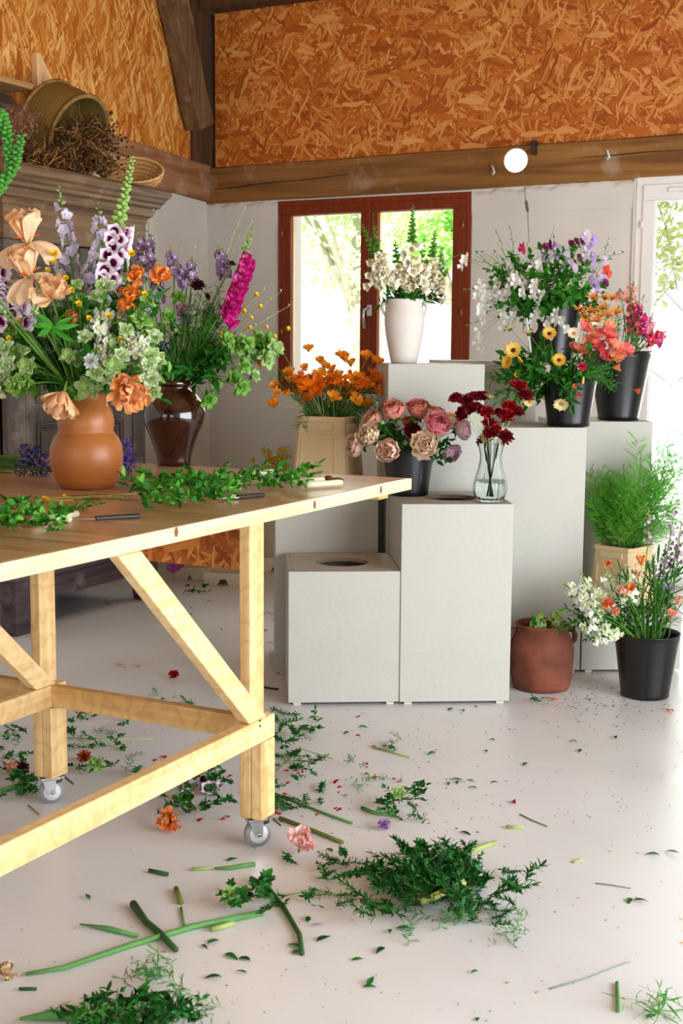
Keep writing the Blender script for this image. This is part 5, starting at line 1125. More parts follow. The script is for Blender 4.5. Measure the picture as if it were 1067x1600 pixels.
CP = ['#f0606a', '#ee7f6a', '#f08c74', '#e8486a', '#f29a6e']
for i, (x, y, s) in enumerate([(913, 517, 1.0), (925, 528, 1.2), (938, 523, 1.1), (928, 545, 1.3), (918, 540, 1.1), (948, 528, 1.2), (952, 542, 1.2), (960, 548, 1.1), (940, 560, 1.1), (957, 562, 1.2), (976, 550, 1.0), (962, 556, 1.1), (905, 552, 1.1), (912, 560, 1.0), (950, 515, .9), (897, 549, 1.0)]):
    bloom_stem(vc, vc.h(x, y, rnd(-.14, -.02)), 'poppy', 'flower', poppy(20+i % 4, CP[i % 5], mixc(CP[i % 5], '#ffb08a', .3), .55), 'bloom', 'coral pink poppy', s*1.3, CT*.8+RT*.3+V((0, 0, .3)), rad=.0012)
for (x, y, s, c, u, f) in ((909, 573, 1.0, '#e0355a', 'round deep pink ranunculus at the rim of the middle black bucket', CT), (958, 575, 1.0, '#f2a05a', 'apricot poppy hanging right of the middle black bucket', RT), (991, 609, .8, '#ea6a4c', 'closed coral poppy on a long stem leaning over the tall bucket', RT-UP*.2), (905, 612, .7, '#e8432c', 'small red orange poppy drooping over the middle black bucket', -UP), (897, 603, .6, '#f08a3a', 'small orange poppy next to the drooping red one', CT)):
    me = scabious(7, c, mixc(c, '#000000', .15), .022) if 'ranunculus' in u else poppy(30, c, mixc(c, '#ffb08a', .3), .2)
    bloom_stem(vc, vc.h(x, y, -.14), 'poppy' if 'poppy' in u else 'ranunculus', 'flower', me, 'bloom', '', s, f, rad=.0011, unique=u)
fill(vc, 9, (915, 570, 960, 612), [fernm(15+k, .12, '#4f9a3c', 14, .04, .0014) for k in range(2)], 'poppy_sprig', 'foliage', 'feathery poppy leaf', (.8, 1.1), (-.13, -.02), .001)
for i, (x, y) in enumerate([(925, 470), (940, 486), (912, 499), (930, 505), (950, 512), (955, 470), (961, 492), (905, 488), (922, 490), (944, 470), (935, 498), (915, 508), (948, 497)]):
    bloom_stem(vc, vc.h(x, y, rnd(-.06, .04)), 'alstroemeria', 'flower', lily(i % 3, ['#f2ad4c', '#f3b860', '#ef9c44'][i % 3], '#e98a3c', .030), 'bloom', 'apricot lily like bloom', rnd(1, 1.25), CT+V((0, 0, .5)), leaves=1, rad=.0016)

# --- pink snapdragons in the tall bucket
vn = Vase(nb+V((0, 0, .315)), .13, .22, 'in the door side bucket')
fill(vn, 22, (955, 470, 1005, 535), [LV(50+k, .17, 'lance', [G2, G3], 18, .035, .008) for k in range(2)], 'leafy_sprig', 'foliage', 'bright green leafy stem', (.9, 1.15), (-.08, .08))
sp_ = {'m': [snap(3, '#d4307e', '#f0a0c0', .015), snap(4, '#c22874', '#f2b0c8', .015)], 'p': [snap(5, '#f2a8bc', '#f6d0b0', .015)], 'r': [snap(6, '#e83a68', '#f6a0a0', .015)], 'a': [snap(7, '#f3a79a', '#f6d8a8', .014)]}
for (bx, by, tx, ty, n, k, u) in ((990, 520, 985, 450, 10, 'r', 'crimson pink snapdragon highest in the tall bucket by the door'), (1000, 520, 1002, 478, 12, 'm', 'magenta snapdragon in the centre of the tall bucket by the door'), (1008, 528, 1020, 488, 10, 'p', 'pale pink snapdragon with a grey green tip in the tall bucket'), (1012, 534, 1043, 517, 10, 'r', 'crimson snapdragon leaning far right over the glass door'), (1024, 536, 1030, 518, 5, 'm', 'short magenta snapdragon beside the one leaning right'), (972, 470, 968, 450, 4, 'a', 'small peach snapdragon tip at the left of the tall bucket'), (985, 462, 990, 440, 4, 'a', 'small peach snapdragon tip above the magenta ones'), (998, 505, 994, 470, 8, 'm', 'dark magenta snapdragon behind the central one')):
    spike(vn, vn.h(bx, by, rnd(-.06, .03)), vn.h(tx, ty, rnd(-.04, .03)), 'snapdragon', 'flower', '', 's', sp_[k], n+3, 1.25, .85, budm(14, '#8a9a6a', .010, .004), 6, droop=.1, leafy=3, unique=u, lm=leafm(2, 'lance', .045, .008))

# --- orange poppies in the beige square bucket
vp = Vase(V((pc.x, pc.y, pc.z+.295)), .10, .2, 'in the beige square bucket')
fill(vp, 70, (458, 598, 588, 664), [fernm(20+k, .15, ['#3f7a2c', '#4d8a34', '#356b2a'][k % 3], 18, .05, .0016) for k in range(4)], 'poppy_sprig', 'foliage', 'feathery green poppy foliage', (.8, 1.15), (-.09, .09), .0012)
PP = [(482, 550), (500, 568), (534, 561), (540, 566), (548, 573), (572, 562), (582, 566), (590, 570), (478, 580), (520, 582), (453, 587), (453, 599), (470, 592), (489, 592), (484, 600), (499, 587), (507, 596), (493, 606), (482, 608), (515, 592), (526, 589), (522, 598), (534, 600), (530, 592), (548, 589), (555, 594), (553, 603), (561, 604), (581, 587), (592, 594), (588, 600), (590, 614), (596, 617), (573, 633), (566, 630), (554, 626), (550, 620), (542, 622), (525, 620), (520, 624), (482, 625), (466, 617), (494, 616), (500, 610), (432, 608), (434, 618), (433, 628), (427, 637), (451, 620), (504, 658), (529, 662), (441, 548), (510, 602), (476, 598), (565, 596), (576, 604), (505, 578), (540, 606), (497, 600), (475, 604), (488, 612), (512, 588)]
for i, (x, y) in enumerate(PP):
    yl = y < 585 or x < 460; c = ['#fbb034', '#f9a628'][i % 2] if yl else ['#fb8a18', '#fd9a20', '#f67a12', '#ffb030'][i % 4]
    fc_ = CT*rnd(.2, 1)+V((0, 0, .9 if yl else .3))+RT*rnd(-.6, .6)
    bloom_stem(vp, vp.h(x, y, rnd(-.13, .06)), 'poppy', 'flower', poppy(i % 5, c, mixc(c, '#e85a0a', .3), .35 if yl else .8), 'bloom', 'orange poppy', rnd(.95, 1.35), fc_, rad=.0011, mat=STEMP)
for (x, y) in ((418, 572), (412, 580), (435, 575), (422, 590), (620, 610), (508, 560), (445, 590), (560, 640)):
    leafy(vp, vp.h(x, y, rnd(-.1, 0)), 'poppy_sprig', 'foliage', fernm(25, .10, '#6f9c4c', 9, .03, .0012), 'fine seed stem', .8, rad=.001)

# --- peonies
vy = Vase(pb+V((0, 0, .185)), .09, .14, 'in the small black bucket')
fill(vy, 34, (595, 665, 695, 708), [LV(60+k, .09, 'round', [G4, G1, GB], 8, .045, .026) for k in range(3)], 'peony_sprig', 'foliage', 'dark green peony leaf stem', (.8, 1.2), (-.12, .08), .002)
for (x, y, o_, i_, s, f, off, u) in ((617, 653, '#dd8f7c', '#c9654f', 1.0, UP*.9-RT*.2, -.10, 'coral peony at the top left of the peony bucket'), (653, 652, '#e08d7c', '#d0705c', 1.0, UP*1.0, -.06, 'coral peony at the top centre of the peony bucket'), (675, 671, '#e8939a', '#d66a78', 1.05, RT*.5+UP*.3, -.14, 'rose pink peony right of centre in the peony bucket'),
        (592, 664, '#eab49a', '#e0967c', .95, UP*.5-RT, -.04, 'peach peony behind the cream one at left'), (583, 686, '#f3dcc0', '#f0cfa8', 1.0, UP*.3-RT*.5, -.12, 'cream ruffled peony at the left of the peony bucket'), (567, 697, '#efcdb8', '#e6b8a0', .95, -RT*1.0, -.08, 'pale peach peony hanging farthest left of the peony bucket'),
        (606, 703, '#f3d2c0', '#f0b8a4', 1.0, -UP*.4+CT, -.17, 'round blush peony hanging over the front left rim'), (659, 696, '#f5e0c8', '#f0c4a6', 1.15, -UP*.3+CT, -.17, 'large cream blush peony hanging over the front right rim'), (697, 665, '#f0d0b4', '#ecc0a0', .85, RT+UP*.4, 0, 'cream peony at the back right of the peony bucket'),
        (712, 674, '#e8c4cc', '#dca8b8', .9, RT*1.0, -.04, 'pale mauve pink peony farthest right'), (697, 703, '#dcbccb', '#c99ab0', .85, -UP*.8+RT*.4, -.06, 'mauve peony drooping below the farthest right one'), (679, 656, '#eab09e', '#e09a88', .8, UP+RT*.3, .02, 'peach peony behind the rose pink one'),
        (644, 678, '#7d1622', '#5c0e18', .75, CT, -.1, 'deep red peony bud sunk in the middle of the peony bucket'), (640, 668, '#dc8a78', '#cc6c58', .7, UP+CT, .04, 'small coral peony half hidden at the centre back')):
    bloom_stem(vy, vy.h(x, y, off), 'peony', 'flower', peony(int(x), o_, i_, .066), 'bloom', '', s, f+CT*.9, rad=.0025, unique=u)
for (x, y, u) in ((598, 664, 'round green peony bud at the left of the peony bucket'), (641, 688, 'round green peony bud in front of the dark leaves'), (669, 646, 'dark green peony bud at the top of the peony bucket')):
    bloom_stem(vy, vy.h(x, y, -.12), 'peony_bud', 'flower', budm(15, '#8fae52', .020, .010), 'bud', '', 1, UP, unique=u)

# --- deep red flowers in the glass vase
vg = Vase(gv+V((0, 0, .228)), .038, .205, 'in the glass vase')
for i, (x, y, s) in enumerate([(713, 624, .95), (730, 628, 1.1), (740, 622, .9), (751, 622, 1.05), (727, 645, 1.15), (736, 640, 1.0), (742, 638, .9), (722, 652, .9), (761, 646, 1.0), (752, 643, .9), (810, 606, 1.2), (820, 620, 1.1), (796, 638, 1.1), (806, 645, 1.05), (790, 653, 1.15), (779, 646, .7), (765, 664, 1.0), (766, 678, 1.1), (758, 690, 1.1), (789, 684, 1.1), (774, 672, .8)]):
    bloom_stem(vg, vg.h(x, y, rnd(-.06, .05)), 'scabiosa', 'flower', scabious(i % 4, ['#c4181e', '#8e1020', '#cc2024', '#760c1c'][i % 4 if x > 755 else (i % 2)*2+1], '#6a0a14', .030), 'bloom', 'deep red ruffled flower', s*1.08, CT*.8+V((0, 0, .5)), rad=.0013, mat=STEMP)
bloom_stem(vg, vg.h(764, 621, .02), 'calendula', 'flower', daisy(2, '#f3dc9a', '#d8ae5a', .026), 'bloom', '', 1, UP+RT*.5, rad=.0014, mat=STEMP, unique='single pale yellow flower among the red ones in the glass vase')

# --- snapdragons, tulips and statice in the floor bucket
vf = Vase(fb+V((0, 0, .25)), .12, .2, 'in the floor bucket')
fill(vf, 40, (968, 900, 1062, 965), [LV(70+k, .2, 'strap', [G1, G2, GB], 8, .10, .014) for k in range(3)], 'grass_sprig', 'foliage', 'broad upright green leaf stem', (.8, 1.1), (-.09, .08), .003)
fill(vf, 26, (880, 930, 1000, 990), [LV(74+k, .13, 'lance', [G1, G4], 12, .04, .012) for k in range(2)], 'leafy_sprig', 'foliage', 'dark leafy snapdragon stem', (.8, 1.1), (-.12, .0))
wgs = [snap(8, '#eef3e2', '#f0eeb8', .017), snap(9, '#dde9c4', '#e8ecb0', .016), snap(10, '#f6f8f0', '#f0eeb8', .017)]
for (bx, by, tx, ty, n, b) in ((930, 955, 872, 905, 12, 7), (935, 965, 890, 920, 12, 5), (945, 970, 905, 985, 8, 6), (928, 945, 905, 890, 9, 6), (950, 960, 930, 905, 12, 4), (965, 950, 945, 885, 12, 5), (985, 940, 975, 880, 10, 6), (955, 990, 925, 1000, 6, 3), (965, 985, 945, 995, 6, 3), (940, 940, 925, 920, 8, 3)):
    spike(vf, vf.h(bx, by, rnd(-.16, -.04)), vf.h(tx, ty, rnd(-.16, -.02)), 'snapdragon', 'flower', 'greenish white snapdragon', 's', wgs, n+3, 1.3, .85, budm(16, '#b5d080', .012), b, droop=.1, leafy=2)
for (x, y, s, c, u, f) in ((951, 884, .8, '#e8713a', 'small orange flower at the top left of the floor bucket', CT), (949, 943, .9, '#e87a44', 'orange flower low at the left of the floor bucket', CT), (1002, 884, 1.3, '#f2a45c', 'orange tulip shaped flower standing highest in the floor bucket', UP*1.4), (985, 921, 1.1, '#ee8a4e', 'orange flower in the middle of the floor bucket', CT), (972, 925, 1., '#eebfa2', 'peach flower left of the middle orange one', CT), (996, 901, .8, '#eec4a0', 'peach bud below the highest orange flower', UP), (1048, 967, 1.2, '#f0a98c', 'closed peach bud at the right of the floor bucket', UP), (1058, 945, 1.1, '#ecc09a', 'pale peach iris at the right edge of the floor bucket', UP), (962, 957, .9, '#f0a880', 'apricot flower just above the leaves of the floor bucket', CT)):
    bloom_stem(vf, vf.h(x, y, -.14), 'iris', 'flower', crumple(int(x)+70, c, mixc(c, '#ffe0c0', .3), .028) if s < 1.1 else poppy(40+int(x) % 3, c, mixc(c, '#d86a30', .3), .12), 'bloom', '', s, f, rad=.002, unique=u)
for (bx, by, tx, ty, n, c) in ((1012, 850, 1013, 792, 9, '#c9a2bc'), (1045, 850, 1058, 775, 9, '#b08cae'), (1050, 900, 1062, 830, 14, '#7f5b7c'), (1035, 905, 1040, 850, 12, '#8a6486'), (1025, 930, 1022, 870, 8, '#8a6a80'), (1058, 880, 1066, 800, 10, '#b597b8'), (1040, 880, 1048, 840, 10, '#6f4a68')):
    spike(vf, vf.h(bx, by, rnd(0, .06)), vf.h(tx, ty, rnd(0, .06)), 'larkspur', 'flower', 'mauve larkspur spray', 'd', [floret(11, c, .013), floret(12, mixc(c, '#ffffff', .2), .012)], n, 1, .7, budm(3, '#a9a88a', .010), 5, droop=.1, off=.012)
for (x, y) in ((1018, 883), (1022, 890), (990, 905), (1038, 916), (1048, 920), (1054, 921), (1040, 880), (1025, 900)):
    bloom_stem(vf, vf.h(x, y, -.08), 'statice', 'flower', fluff(13, '#7350b4', .011, 18), 'bloom', 'violet statice tuft', 1, CT, rad=.0012)
# --- green heads in the terracotta pot
vo = Vase(tp+V((0, 0, .262)), .09, .15, 'in the terracotta pot')
for (bx, by, tx, ty, u) in ((842, 982, 848, 955, 'bright green snapdragon head sticking up in the terracotta pot'), (872, 985, 868, 955, 'pale green snapdragon head at the right rim of the terracotta pot'), (862, 975, 880, 950, 'green bud spike leaning right above the terracotta pot'), (835, 985, 838, 970, 'small pale bloom at the left inside the terracotta pot')):
    spike(vo, vo.h(bx, by, -.03), vo.h(tx, ty, -.03), 'snapdragon', 'flower', '', 's', [snap(11, '#c6dfa0', '#d8e8a0', .016), snap(12, '#9ecb62', '#cfe090', .015)], 8, 1, .7, budm(17, '#8fc04a', .012), 8, droop=.1, leafy=2, unique=u)
# --- asparagus fern
va_ = Vase(V((fc.x, fc.y, fc.z+.255)), .09, .18, 'in the fern bucket')
fill(va_, 44, (925, 745, 1015, 840), [fernm(30+k, .26, ['#62ad30', '#78bd3e', '#4f9e2a', '#8cc850'][k], 34, .10, .0022) for k in range(4)], 'asparagus_fern', 'foliage', 'dense feathery asparagus fern frond', (.8, 1.1), (-.10, .10), .002)
fill(va_, 26, (980, 705, 1066, 830), [fernm(34+k, .30, ['#6fbf48', '#84cb5c'][k % 2], 30, .10, .0020) for k in range(2)], 'asparagus_fern', 'foliage', 'tall loose asparagus fern frond', (.8, 1.15), (-.06, .12), .002)
# --- yellow flowers behind the table
sqp = sq.location; vq = Vase(V((sqp.x, sqp.y, sqp.z+.41)), .08, .3, 'behind the table')
for i in range(36):
    x, y = rnd(412, 450), rnd(702, 738); bloom_stem(vq, vq.h(x, y, rnd(-.06, .06)), 'yellow_sprig', 'flower', lily(8+i % 2, '#f8e23a', '#f0d42c', .022), 'bloom', 'yellow blossom sprig', rnd(1.3, 1.8), UP+RT*rnd(-1, 1), leaves=2, rad=.0016)
bloom_stem(vq, vq.h(396, 720, -.05), 'buttercup', 'flower', lily(9, '#f0cf2a', '#e8c020', .024), 'bloom', '', 1, CT, unique='single yellow flower leaning left behind the table edge')

# ------------------------------------------------------------------ cut greens and tools on the table
def lay(me_pair, name, p, ang, label_desc, where, cat='cutting', sc=1, tilt=.06, roll=None, flat=.42):
    st, fo = me_pair; d = V((math.cos(ang), math.sin(ang), rnd(-.02, tilt))); p = V(p); mt = Mx.Translation(p) @ Mx.Diagonal((1, 1, flat, 1)) @ frame(d, rnd(0, 6.28) if roll is None else roll, (0, 0, 0), sc)
    o = inst(name, st, mat=mt); inst('foliage', fo, o); o.matrix_basis = mt; finish(o, cat, label_desc, where); return o
TB = lambda px, py, dz=0: fl(px, py, TZ+dz)
greens = [LV(80+k, .13, 'round', [G1, G1, G2, G2, G3], 10, .06, .036) for k in range(4)]
for k in range(46):
    x, y = rnd(215, 360), rnd(752, 788); lay(greens[k % 4], 'green_cutting', TB(x, y, rnd(.008, .05)), rnd(0, 6.28), 'leafy green cutting', 'before the glazed jar', sc=rnd(.5, .85), tilt=.5)
for k in range(24):
    x, y = rnd(350, 465), rnd(746, 762); lay(greens[k % 4], 'green_cutting', TB(x, y, rnd(.006, .03)), rnd(-.5, .9), 'leafy green cutting', 'near the table corner', sc=rnd(.45, .8), tilt=.4)
for k in range(26):
    x, y = rnd(-10, 110), rnd(795, 826); lay(greens[k % 4], 'green_cutting', TB(x, y, rnd(.006, .03)), rnd(0, 6.28), 'leafy green cutting', 'at the left table edge', sc=rnd(.4, .75), tilt=.4)
for k in range(24):
    x = rnd(-20, 62); y = rnd(712, 740); p = TB(x, y, rnd(.006, .05)); a = rnd(-.3, .3)+.45; l = rnd(.12, .24); d = V((math.cos(a), math.sin(a), 0))
    o = MB().tube([p-d*l, p+V((0, 0, .004)), p+d*l*.4], .0022, 5).obj('stem_snippet', [STEMD]); finish(o, 'stem', 'thin cut green stem', 'behind the terracotta vase')
for (x, y) in ((40, 702), (48, 712), (58, 706), (42, 722), (55, 724), (66, 730), (60, 740), (36, 730), (50, 735), (68, 718), (196, 690), (199, 703), (196, 718), (204, 716), (194, 735), (200, 728), (72, 742), (30, 735)):
    p = TB(x, 738, .014)+V((0, 0, max(0, (738-y))*.0021)); o = inst('statice', fluff(14, '#34186e' if x < 100 else '#4d2aa0', .021, 44), mat=frame(V((rnd(-1, 1), rnd(-1, 1), 1)), 0, p, rnd(.9, 1.2)))
    t = MB().tube([p, V((p.x+rnd(-.02, .02), p.y+rnd(-.02, .02), TZ+.002))], .0014, 5); s_ = inst('stem', t.mesh('stem', [STEMD]), o); s_.matrix_parent_inverse = o.matrix_basis.inverted(); finish(o, 'flower', 'violet statice head', 'left of the terracotta vase' if x < 100 else 'right of the terracotta vase')
cel = sm('pale_stalk', '#dfe3c0', .45, .4, var=.05, vs=20)
def stalk(a, b, r1, r2, label, mat=None):
    a, b = V(a), V(b); m = MB(); m.tube([a, a.lerp(b, .3), a.lerp(b, .7), b], [r1, (r1*2+r2)/3, (r1+2*r2)/3, r2], 10); return tag(m.obj('flower_stalk', mat or cel), label, 'stem')
stalk(TB(50, 816, .012), TB(120, 803, .012), .011, .009, 'thick pale green stalk lying at the left front of the table')
stalk(TB(66, 806, .010), TB(110, 812, .008), .007, .007, 'pale stalk end crossing behind the black handled knife')
stalk(TB(478, 758, .012), TB(533, 754, .012), .011, .010, 'thick pale stalk lying near the right corner of the table')
stalk(TB(468, 752, .010), TB(512, 748, .010), .008, .008, 'shorter pale stalk behind the thick one near the table corner')
stalk(TB(372, 742, .012), TB(425, 737, .012), .010, .010, 'pale stalk lying at the far edge of the table')
blk = sm('black_handle', '#101010', .35)
def knife(p, q, r_, label):
    p, q, r_ = V(p), V(q), V(r_); o = empty('knife', q); tag(o, label, 'knife'); p, r_ = p-q, r_-q; d = (r_).normalized(); s = d.cross(V((0, 0, 1))).normalized()
    m = MB(); w = .008
    m.hexa([-s*w-V((0, 0, .005)), r_-s*w-V((0, 0, .005)), r_+s*w-V((0, 0, .005)), s*w-V((0, 0, .005)), -s*w+V((0, 0, .006)), r_-s*w+V((0, 0, .006)), r_+s*w+V((0, 0, .006)), s*w+V((0, 0, .006))]); m.obj('handle', blk, o, bevel=.003)
    w = .009; m = MB(); m.hexa([p, -s*w-V((0, 0, .001)), s*w-V((0, 0, .001)), p+s*.002, p+V((0, 0, .001)), -s*w+V((0, 0, .001)), s*w+V((0, 0, .001)), p+V((0, 0, .002))]); m.obj('blade', M['metal'], o)
knife(TB(100, 813, .006), TB(148, 810, .007), TB(218, 806, .007), 'black handled knife lying at the left front of the table')
knife(TB(335, 780, .006), TB(370, 777, .007), TB(412, 773, .007), 'black handled knife partly under the green cuttings')
knife(TB(385, 743, .006), TB(425, 743.5, .007), TB(458, 745.5, .007), 'dark knife at the far edge of the table')
o = inst('withered_bud', budm(18, '#6b3a22', .03, .010), mat=frame(V((-1, -.3, .1)), 0, TB(520, 748, .012), 1.0)); tag(o, 'small withered brown flower head near the right table corner', 'flower')
inst('stem_end', MB().tube([(0, 0, -.0), (.0, .004, -.02), (0, 0, -.035)], .003, 6).mesh('stem_end', [pm('#5a5a2a')]), o)
for (x, y) in ((70, 781), (76, 783), (102, 778), (12, 716)):
    o = inst('buttercup', buttercup(1, '#f6cf1e'), mat=frame(V((rnd(-.4, .4), -.5, 1)), 0, TB(x, y, .008), 1.1)); s_ = inst('stem', MB().tube([(0, 0, 0), (.01, .01, -.004), (.06, .02, -.006)], .0009, 4).mesh('stem', [STEMP]), o); finish(o, 'flower', 'yellow buttercup head lying', 'on the table')
for k in range(16):
    x, y = rnd(95, 215), rnd(770, 782); p = TB(x, y, .004); a = rnd(-.4, .4)+.4; l = rnd(.03, .08); o = MB().tube([p, p+V((math.cos(a)*l, math.sin(a)*l, .002))], .0015, 5).obj('stem_snippet', [[STEMP, STEMD, pm('#8a6a3a')][k % 3]]); finish(o, 'stem', 'short snipped stem', 'in front of the terracotta vase')
# flower on the crate by the armoire
o = inst('chrysanthemum', daisy(5, '#d27ae0', '#b860c8', .035, 26), mat=frame(CT+UP*.5, 0, fl(272, 886, .10), 1.5)); inst('leaf', leafm(3, 'round', .06, .04, .4, G4), o, mat=frame(V((1, 0, -.2)), 0, (0, 0, -.01))); inst('stem', MB().tube([(0, 0, 0), (0, .02, -.06)], .002, 5).mesh('stem', [STEM]), o); tag(o, 'bright mauve pink flower resting on the crate by the armoire', 'flower')

# ------------------------------------------------------------------ cuttings strewn on the floor
def F(px, py, dz=.003): return fl(px, py, dz)
def strew(n, box, pairs, name, desc, where, sc=(.5, 1), dz=(.004, .03), tilt=.12, cat='cutting', gauss=False):
    for k in range(n):
        x0, y0, x1, y1 = box
        if gauss: x = random.gauss((x0+x1)/2, (x1-x0)/4.2); y = random.gauss((y0+y1)/2, (y1-y0)/4.2)
        else: x, y = rnd(x0, x1), rnd(y0, y1)
        a = rnd(0, 6.28); s_ = rnd(*sc); q = F(x, y, rnd(*dz)); q = q-V((math.cos(a), math.sin(a), 0))*.07*s_; lay(pairs[k % len(pairs)], name, q, a, desc, where, cat, s_, tilt)
lacy = [sprigm(90+k, 32, .12, .048, .016, 'lance', [G4, G4, G1, GB], .35) for k in range(5)]
fine = [fernm(60+k, .12, ['#3c8a3a', '#5aa04a', '#2f7030'][k], 14, .04, .0018, .3) for k in range(3)]
soft = [LV(95+k, .10, 'round', [G1, G4, GB, G1], 11, .05, .028) for k in range(4)]
oneleaf = [sprigm(99, 2, .035, .04, .014, 'lance', [G4]), sprigm(98, 3, .03, .03, .012, 'lance', [G1])]
W_ = 'in the large centre heap'
strew(125, (578, 1332, 780, 1418), lacy, 'leafy_cutting', 'dark lacy green cutting', W_, (.5, .9), (.01, .06), .25, gauss=True)
strew(10, (500, 1340, 600, 1440), lacy, 'leafy_cutting', 'dark green cutting at left', W_, (.45, .8), (.005, .02), .12)
strew(12, (690, 1380, 790, 1430), lacy+fine, 'leafy_cutting', 'frayed green cutting at right', W_, (.45, .75), (.005, .02), .1)
strew(9, (640, 1430, 740, 1470), fine, 'feathery_cutting', 'feathery cutting at front', W_, (.5, .8), (.004, .012), .06)
strew(9, (745, 1435, 815, 1470), fine+lacy[:1], 'feathery_cutting', 'green feathery cutting', 'on the floor right of the large heap', (.4, .7), (.004, .015), .1)
strew(16, (590, 1230, 665, 1285), soft+lacy[:2], 'leafy_cutting', 'green cutting', 'in the small heap', (.45, .85), (.005, .035), .2)
strew(8, (500, 1195, 640, 1245), fine, 'feathery_cutting', 'feathery cutting', 'before the lowest plinth', (.4, .8), (.004, .01), .06)
strew(5, (585, 1155, 625, 1175), fine+soft[:1], 'feathery_cutting', 'tuft of green', 'on the floor in front of the middle plinth', (.35, .6), (.004, .015), .1)
strew(46, (415, 1115, 500, 1265), soft+lacy+fine[:1], 'leafy_cutting', 'green cutting', 'right of the front table leg', (.35, .75), (.004, .03), .12)
strew(34, (250, 1195, 365, 1270), soft+lacy, 'leafy_cutting', 'green cutting', 'under the table rail', (.4, .8), (.004, .035), .15)
strew(30, (100, 1110, 215, 1205), soft+fine+lacy[:2], 'leafy_cutting', 'green cutting', 'between the table legs', (.35, .75), (.004, .02), .12)
strew(26, (-10, 1130, 55, 1245), soft+lacy[:2]+fine[:1], 'leafy_cutting', 'green cutting', 'left of the rear table leg', (.4, .8), (.004, .02), .12)
strew(10, (225, 1085, 300, 1115), fine+lacy[:1], 'feathery_cutting', 'green cutting', 'under the table beside the red carnation', (.3, .6), (.004, .01), .06)
strew(10, (285, 915, 325, 925), soft, 'leafy_cutting', 'bright green cutting', 'on the floor before the cream crates', (.35, .6), (.004, .02), .1)
strew(4, (400, 960, 425, 1010), fine, 'feathery_cutting', 'green snippet', 'beside the left plinth', (.25, .4), (.004, .01), .06)
strew(3, (163, 940, 185, 944), fine, 'feathery_cutting', 'grey green snippet', 'on the floor under the armoire edge', (.3, .45), (.004, .01), .06)
strew(12, (335, 1380, 440, 1425), soft+lacy[:1], 'leafy_cutting', 'rounded green cutting', 'beside the long stalk', (.5, .9), (.004, .03), .15)
strew(10, (430, 1340, 560, 1440), lacy[:2]+oneleaf, 'leafy_cutting', 'thin green cutting', 'left of the large heap', (.4, .7), (.004, .01), .06)
strew(60, (110, 1560, 320, 1630), fine+soft+lacy[:1], 'leafy_cutting', 'green cutting', 'in the bottom left heap', (.5, .95), (.004, .04), .2)
strew(8, (190, 1495, 260, 1560), fine, 'feathery_cutting', 'pale feathery cutting', 'above the bottom left heap', (.7, 1.1), (.004, .02), .3)
strew(8, (1000, 1545, 1067, 1590), [sprigm(110, 7, .14, .07, .008, 'lance', [G2])], 'grassy_cutting', 'thin grassy cutting', 'at the bottom right corner', (.6, .9), (.004, .01), .04)
strew(4, (830, 1090, 860, 1097), soft, 'leafy_cutting', 'bright green leaf tuft', 'on the floor before the terracotta pot', (.3, .45), (.004, .012), .2)
# single leaves
for (x, y) in [(700, 1110), (722, 1108), (890, 1157), (818, 1196), (722, 1219), (715, 1220), (730, 1218), (720, 1299), (745, 1231), (766, 1223), (520, 1330), (620, 1450), (610, 1452), (315, 1476), (325, 1474), (140, 1405), (390, 1500), (385, 1520), (550, 1500), (575, 1540), (568, 1541), (746, 1516), (985, 1403), (990, 1406), (765, 1155), (355, 1345), (905, 1175), (960, 1150), (700, 1222), (345, 1525), (1030, 1335), (1040, 1330), (745, 1595), (1010, 1590), (480, 1440), (495, 1470), (470, 1480), (458, 1490), (352, 1490), (600, 1480), (760, 1175), (680, 1175), (560, 1135), (545, 1143), (435, 970), (300, 960)]:
    o = inst('willow_leaf', leafm(int(x) % 4, 'lance', .045, .018, .5, [G4, G1, GB][int(x) % 3], .25, .001, 1.3), mat=frame(V((rnd(-.15, .15), rnd(-.15, .15), 1)), rnd(0, 6.28), F(x, y, .003), rnd(.5, .95))); finish(o, 'leaf', 'single green leaf', 'lying on the pale floor')
# stalks
def fst(pts, r, name, label, mat, rs=None):
    P = [F(x, y, r+(z if z else 0)) for x, y, z in [(q+(0,))[:3] for q in pts]]; m = MB(); m.tube(P, rs or [r]*len(P), 8); return tag(m.obj(name, mat), label, 'stem')
gs = pm('#5d9150', .03); ds = pm('#2f5526', .03); ps = pm('#9cae68', .03)
fst([(40, 1522), (100, 1512), (200, 1478), (300, 1448), (410, 1426)], .0075, 'flower_stalk', 'very long bright green stalk lying across the lower left floor', gs, [.004, .006, .007, .0075, .008])
fst([(125, 1444), (170, 1451), (215, 1462)], .007, 'flower_stalk', 'flattened green leaf sheath beside the long stalk', gs, [.002, .007, .005])
fst([(208, 1412), (228, 1440), (250, 1458), (275, 1484)], .009, 'flower_stalk', 'dark withered stalk crossing the long green one', ds, [.010, .008, .008, .007])
fst([(392, 1372), (418, 1386), (445, 1420), (468, 1460), (472, 1490)], .006, 'flower_stalk', 'dark curved stalk left of the large heap', ds)
fst([(275, 1388), (283, 1410)], .007, 'flower_stalk', 'short olive stub standing near the rolled one', pm('#6d7d30', .03))
fst([(330, 1452), (365, 1443)], .007, 'flower_stalk', 'short pale green stub under the long stalk', ps)
fst([(283, 1418), (288, 1446)], .003, 'flower_stalk', 'thin green blade crossing the long stalk', gs)
fst([(300, 1358), (330, 1356)], .005, 'flower_stalk', 'short green stub left of the pink flower', ps)
fst([(335, 1357), (360, 1356), (398, 1350)], .006, 'flower_stalk', 'longer green stub left of the pink flower', gs, [.003, .006, .007])
fst([(233, 1360), (262, 1366)], .006, 'flower_stalk', 'dark green stub below the orange wilted flower', ds)
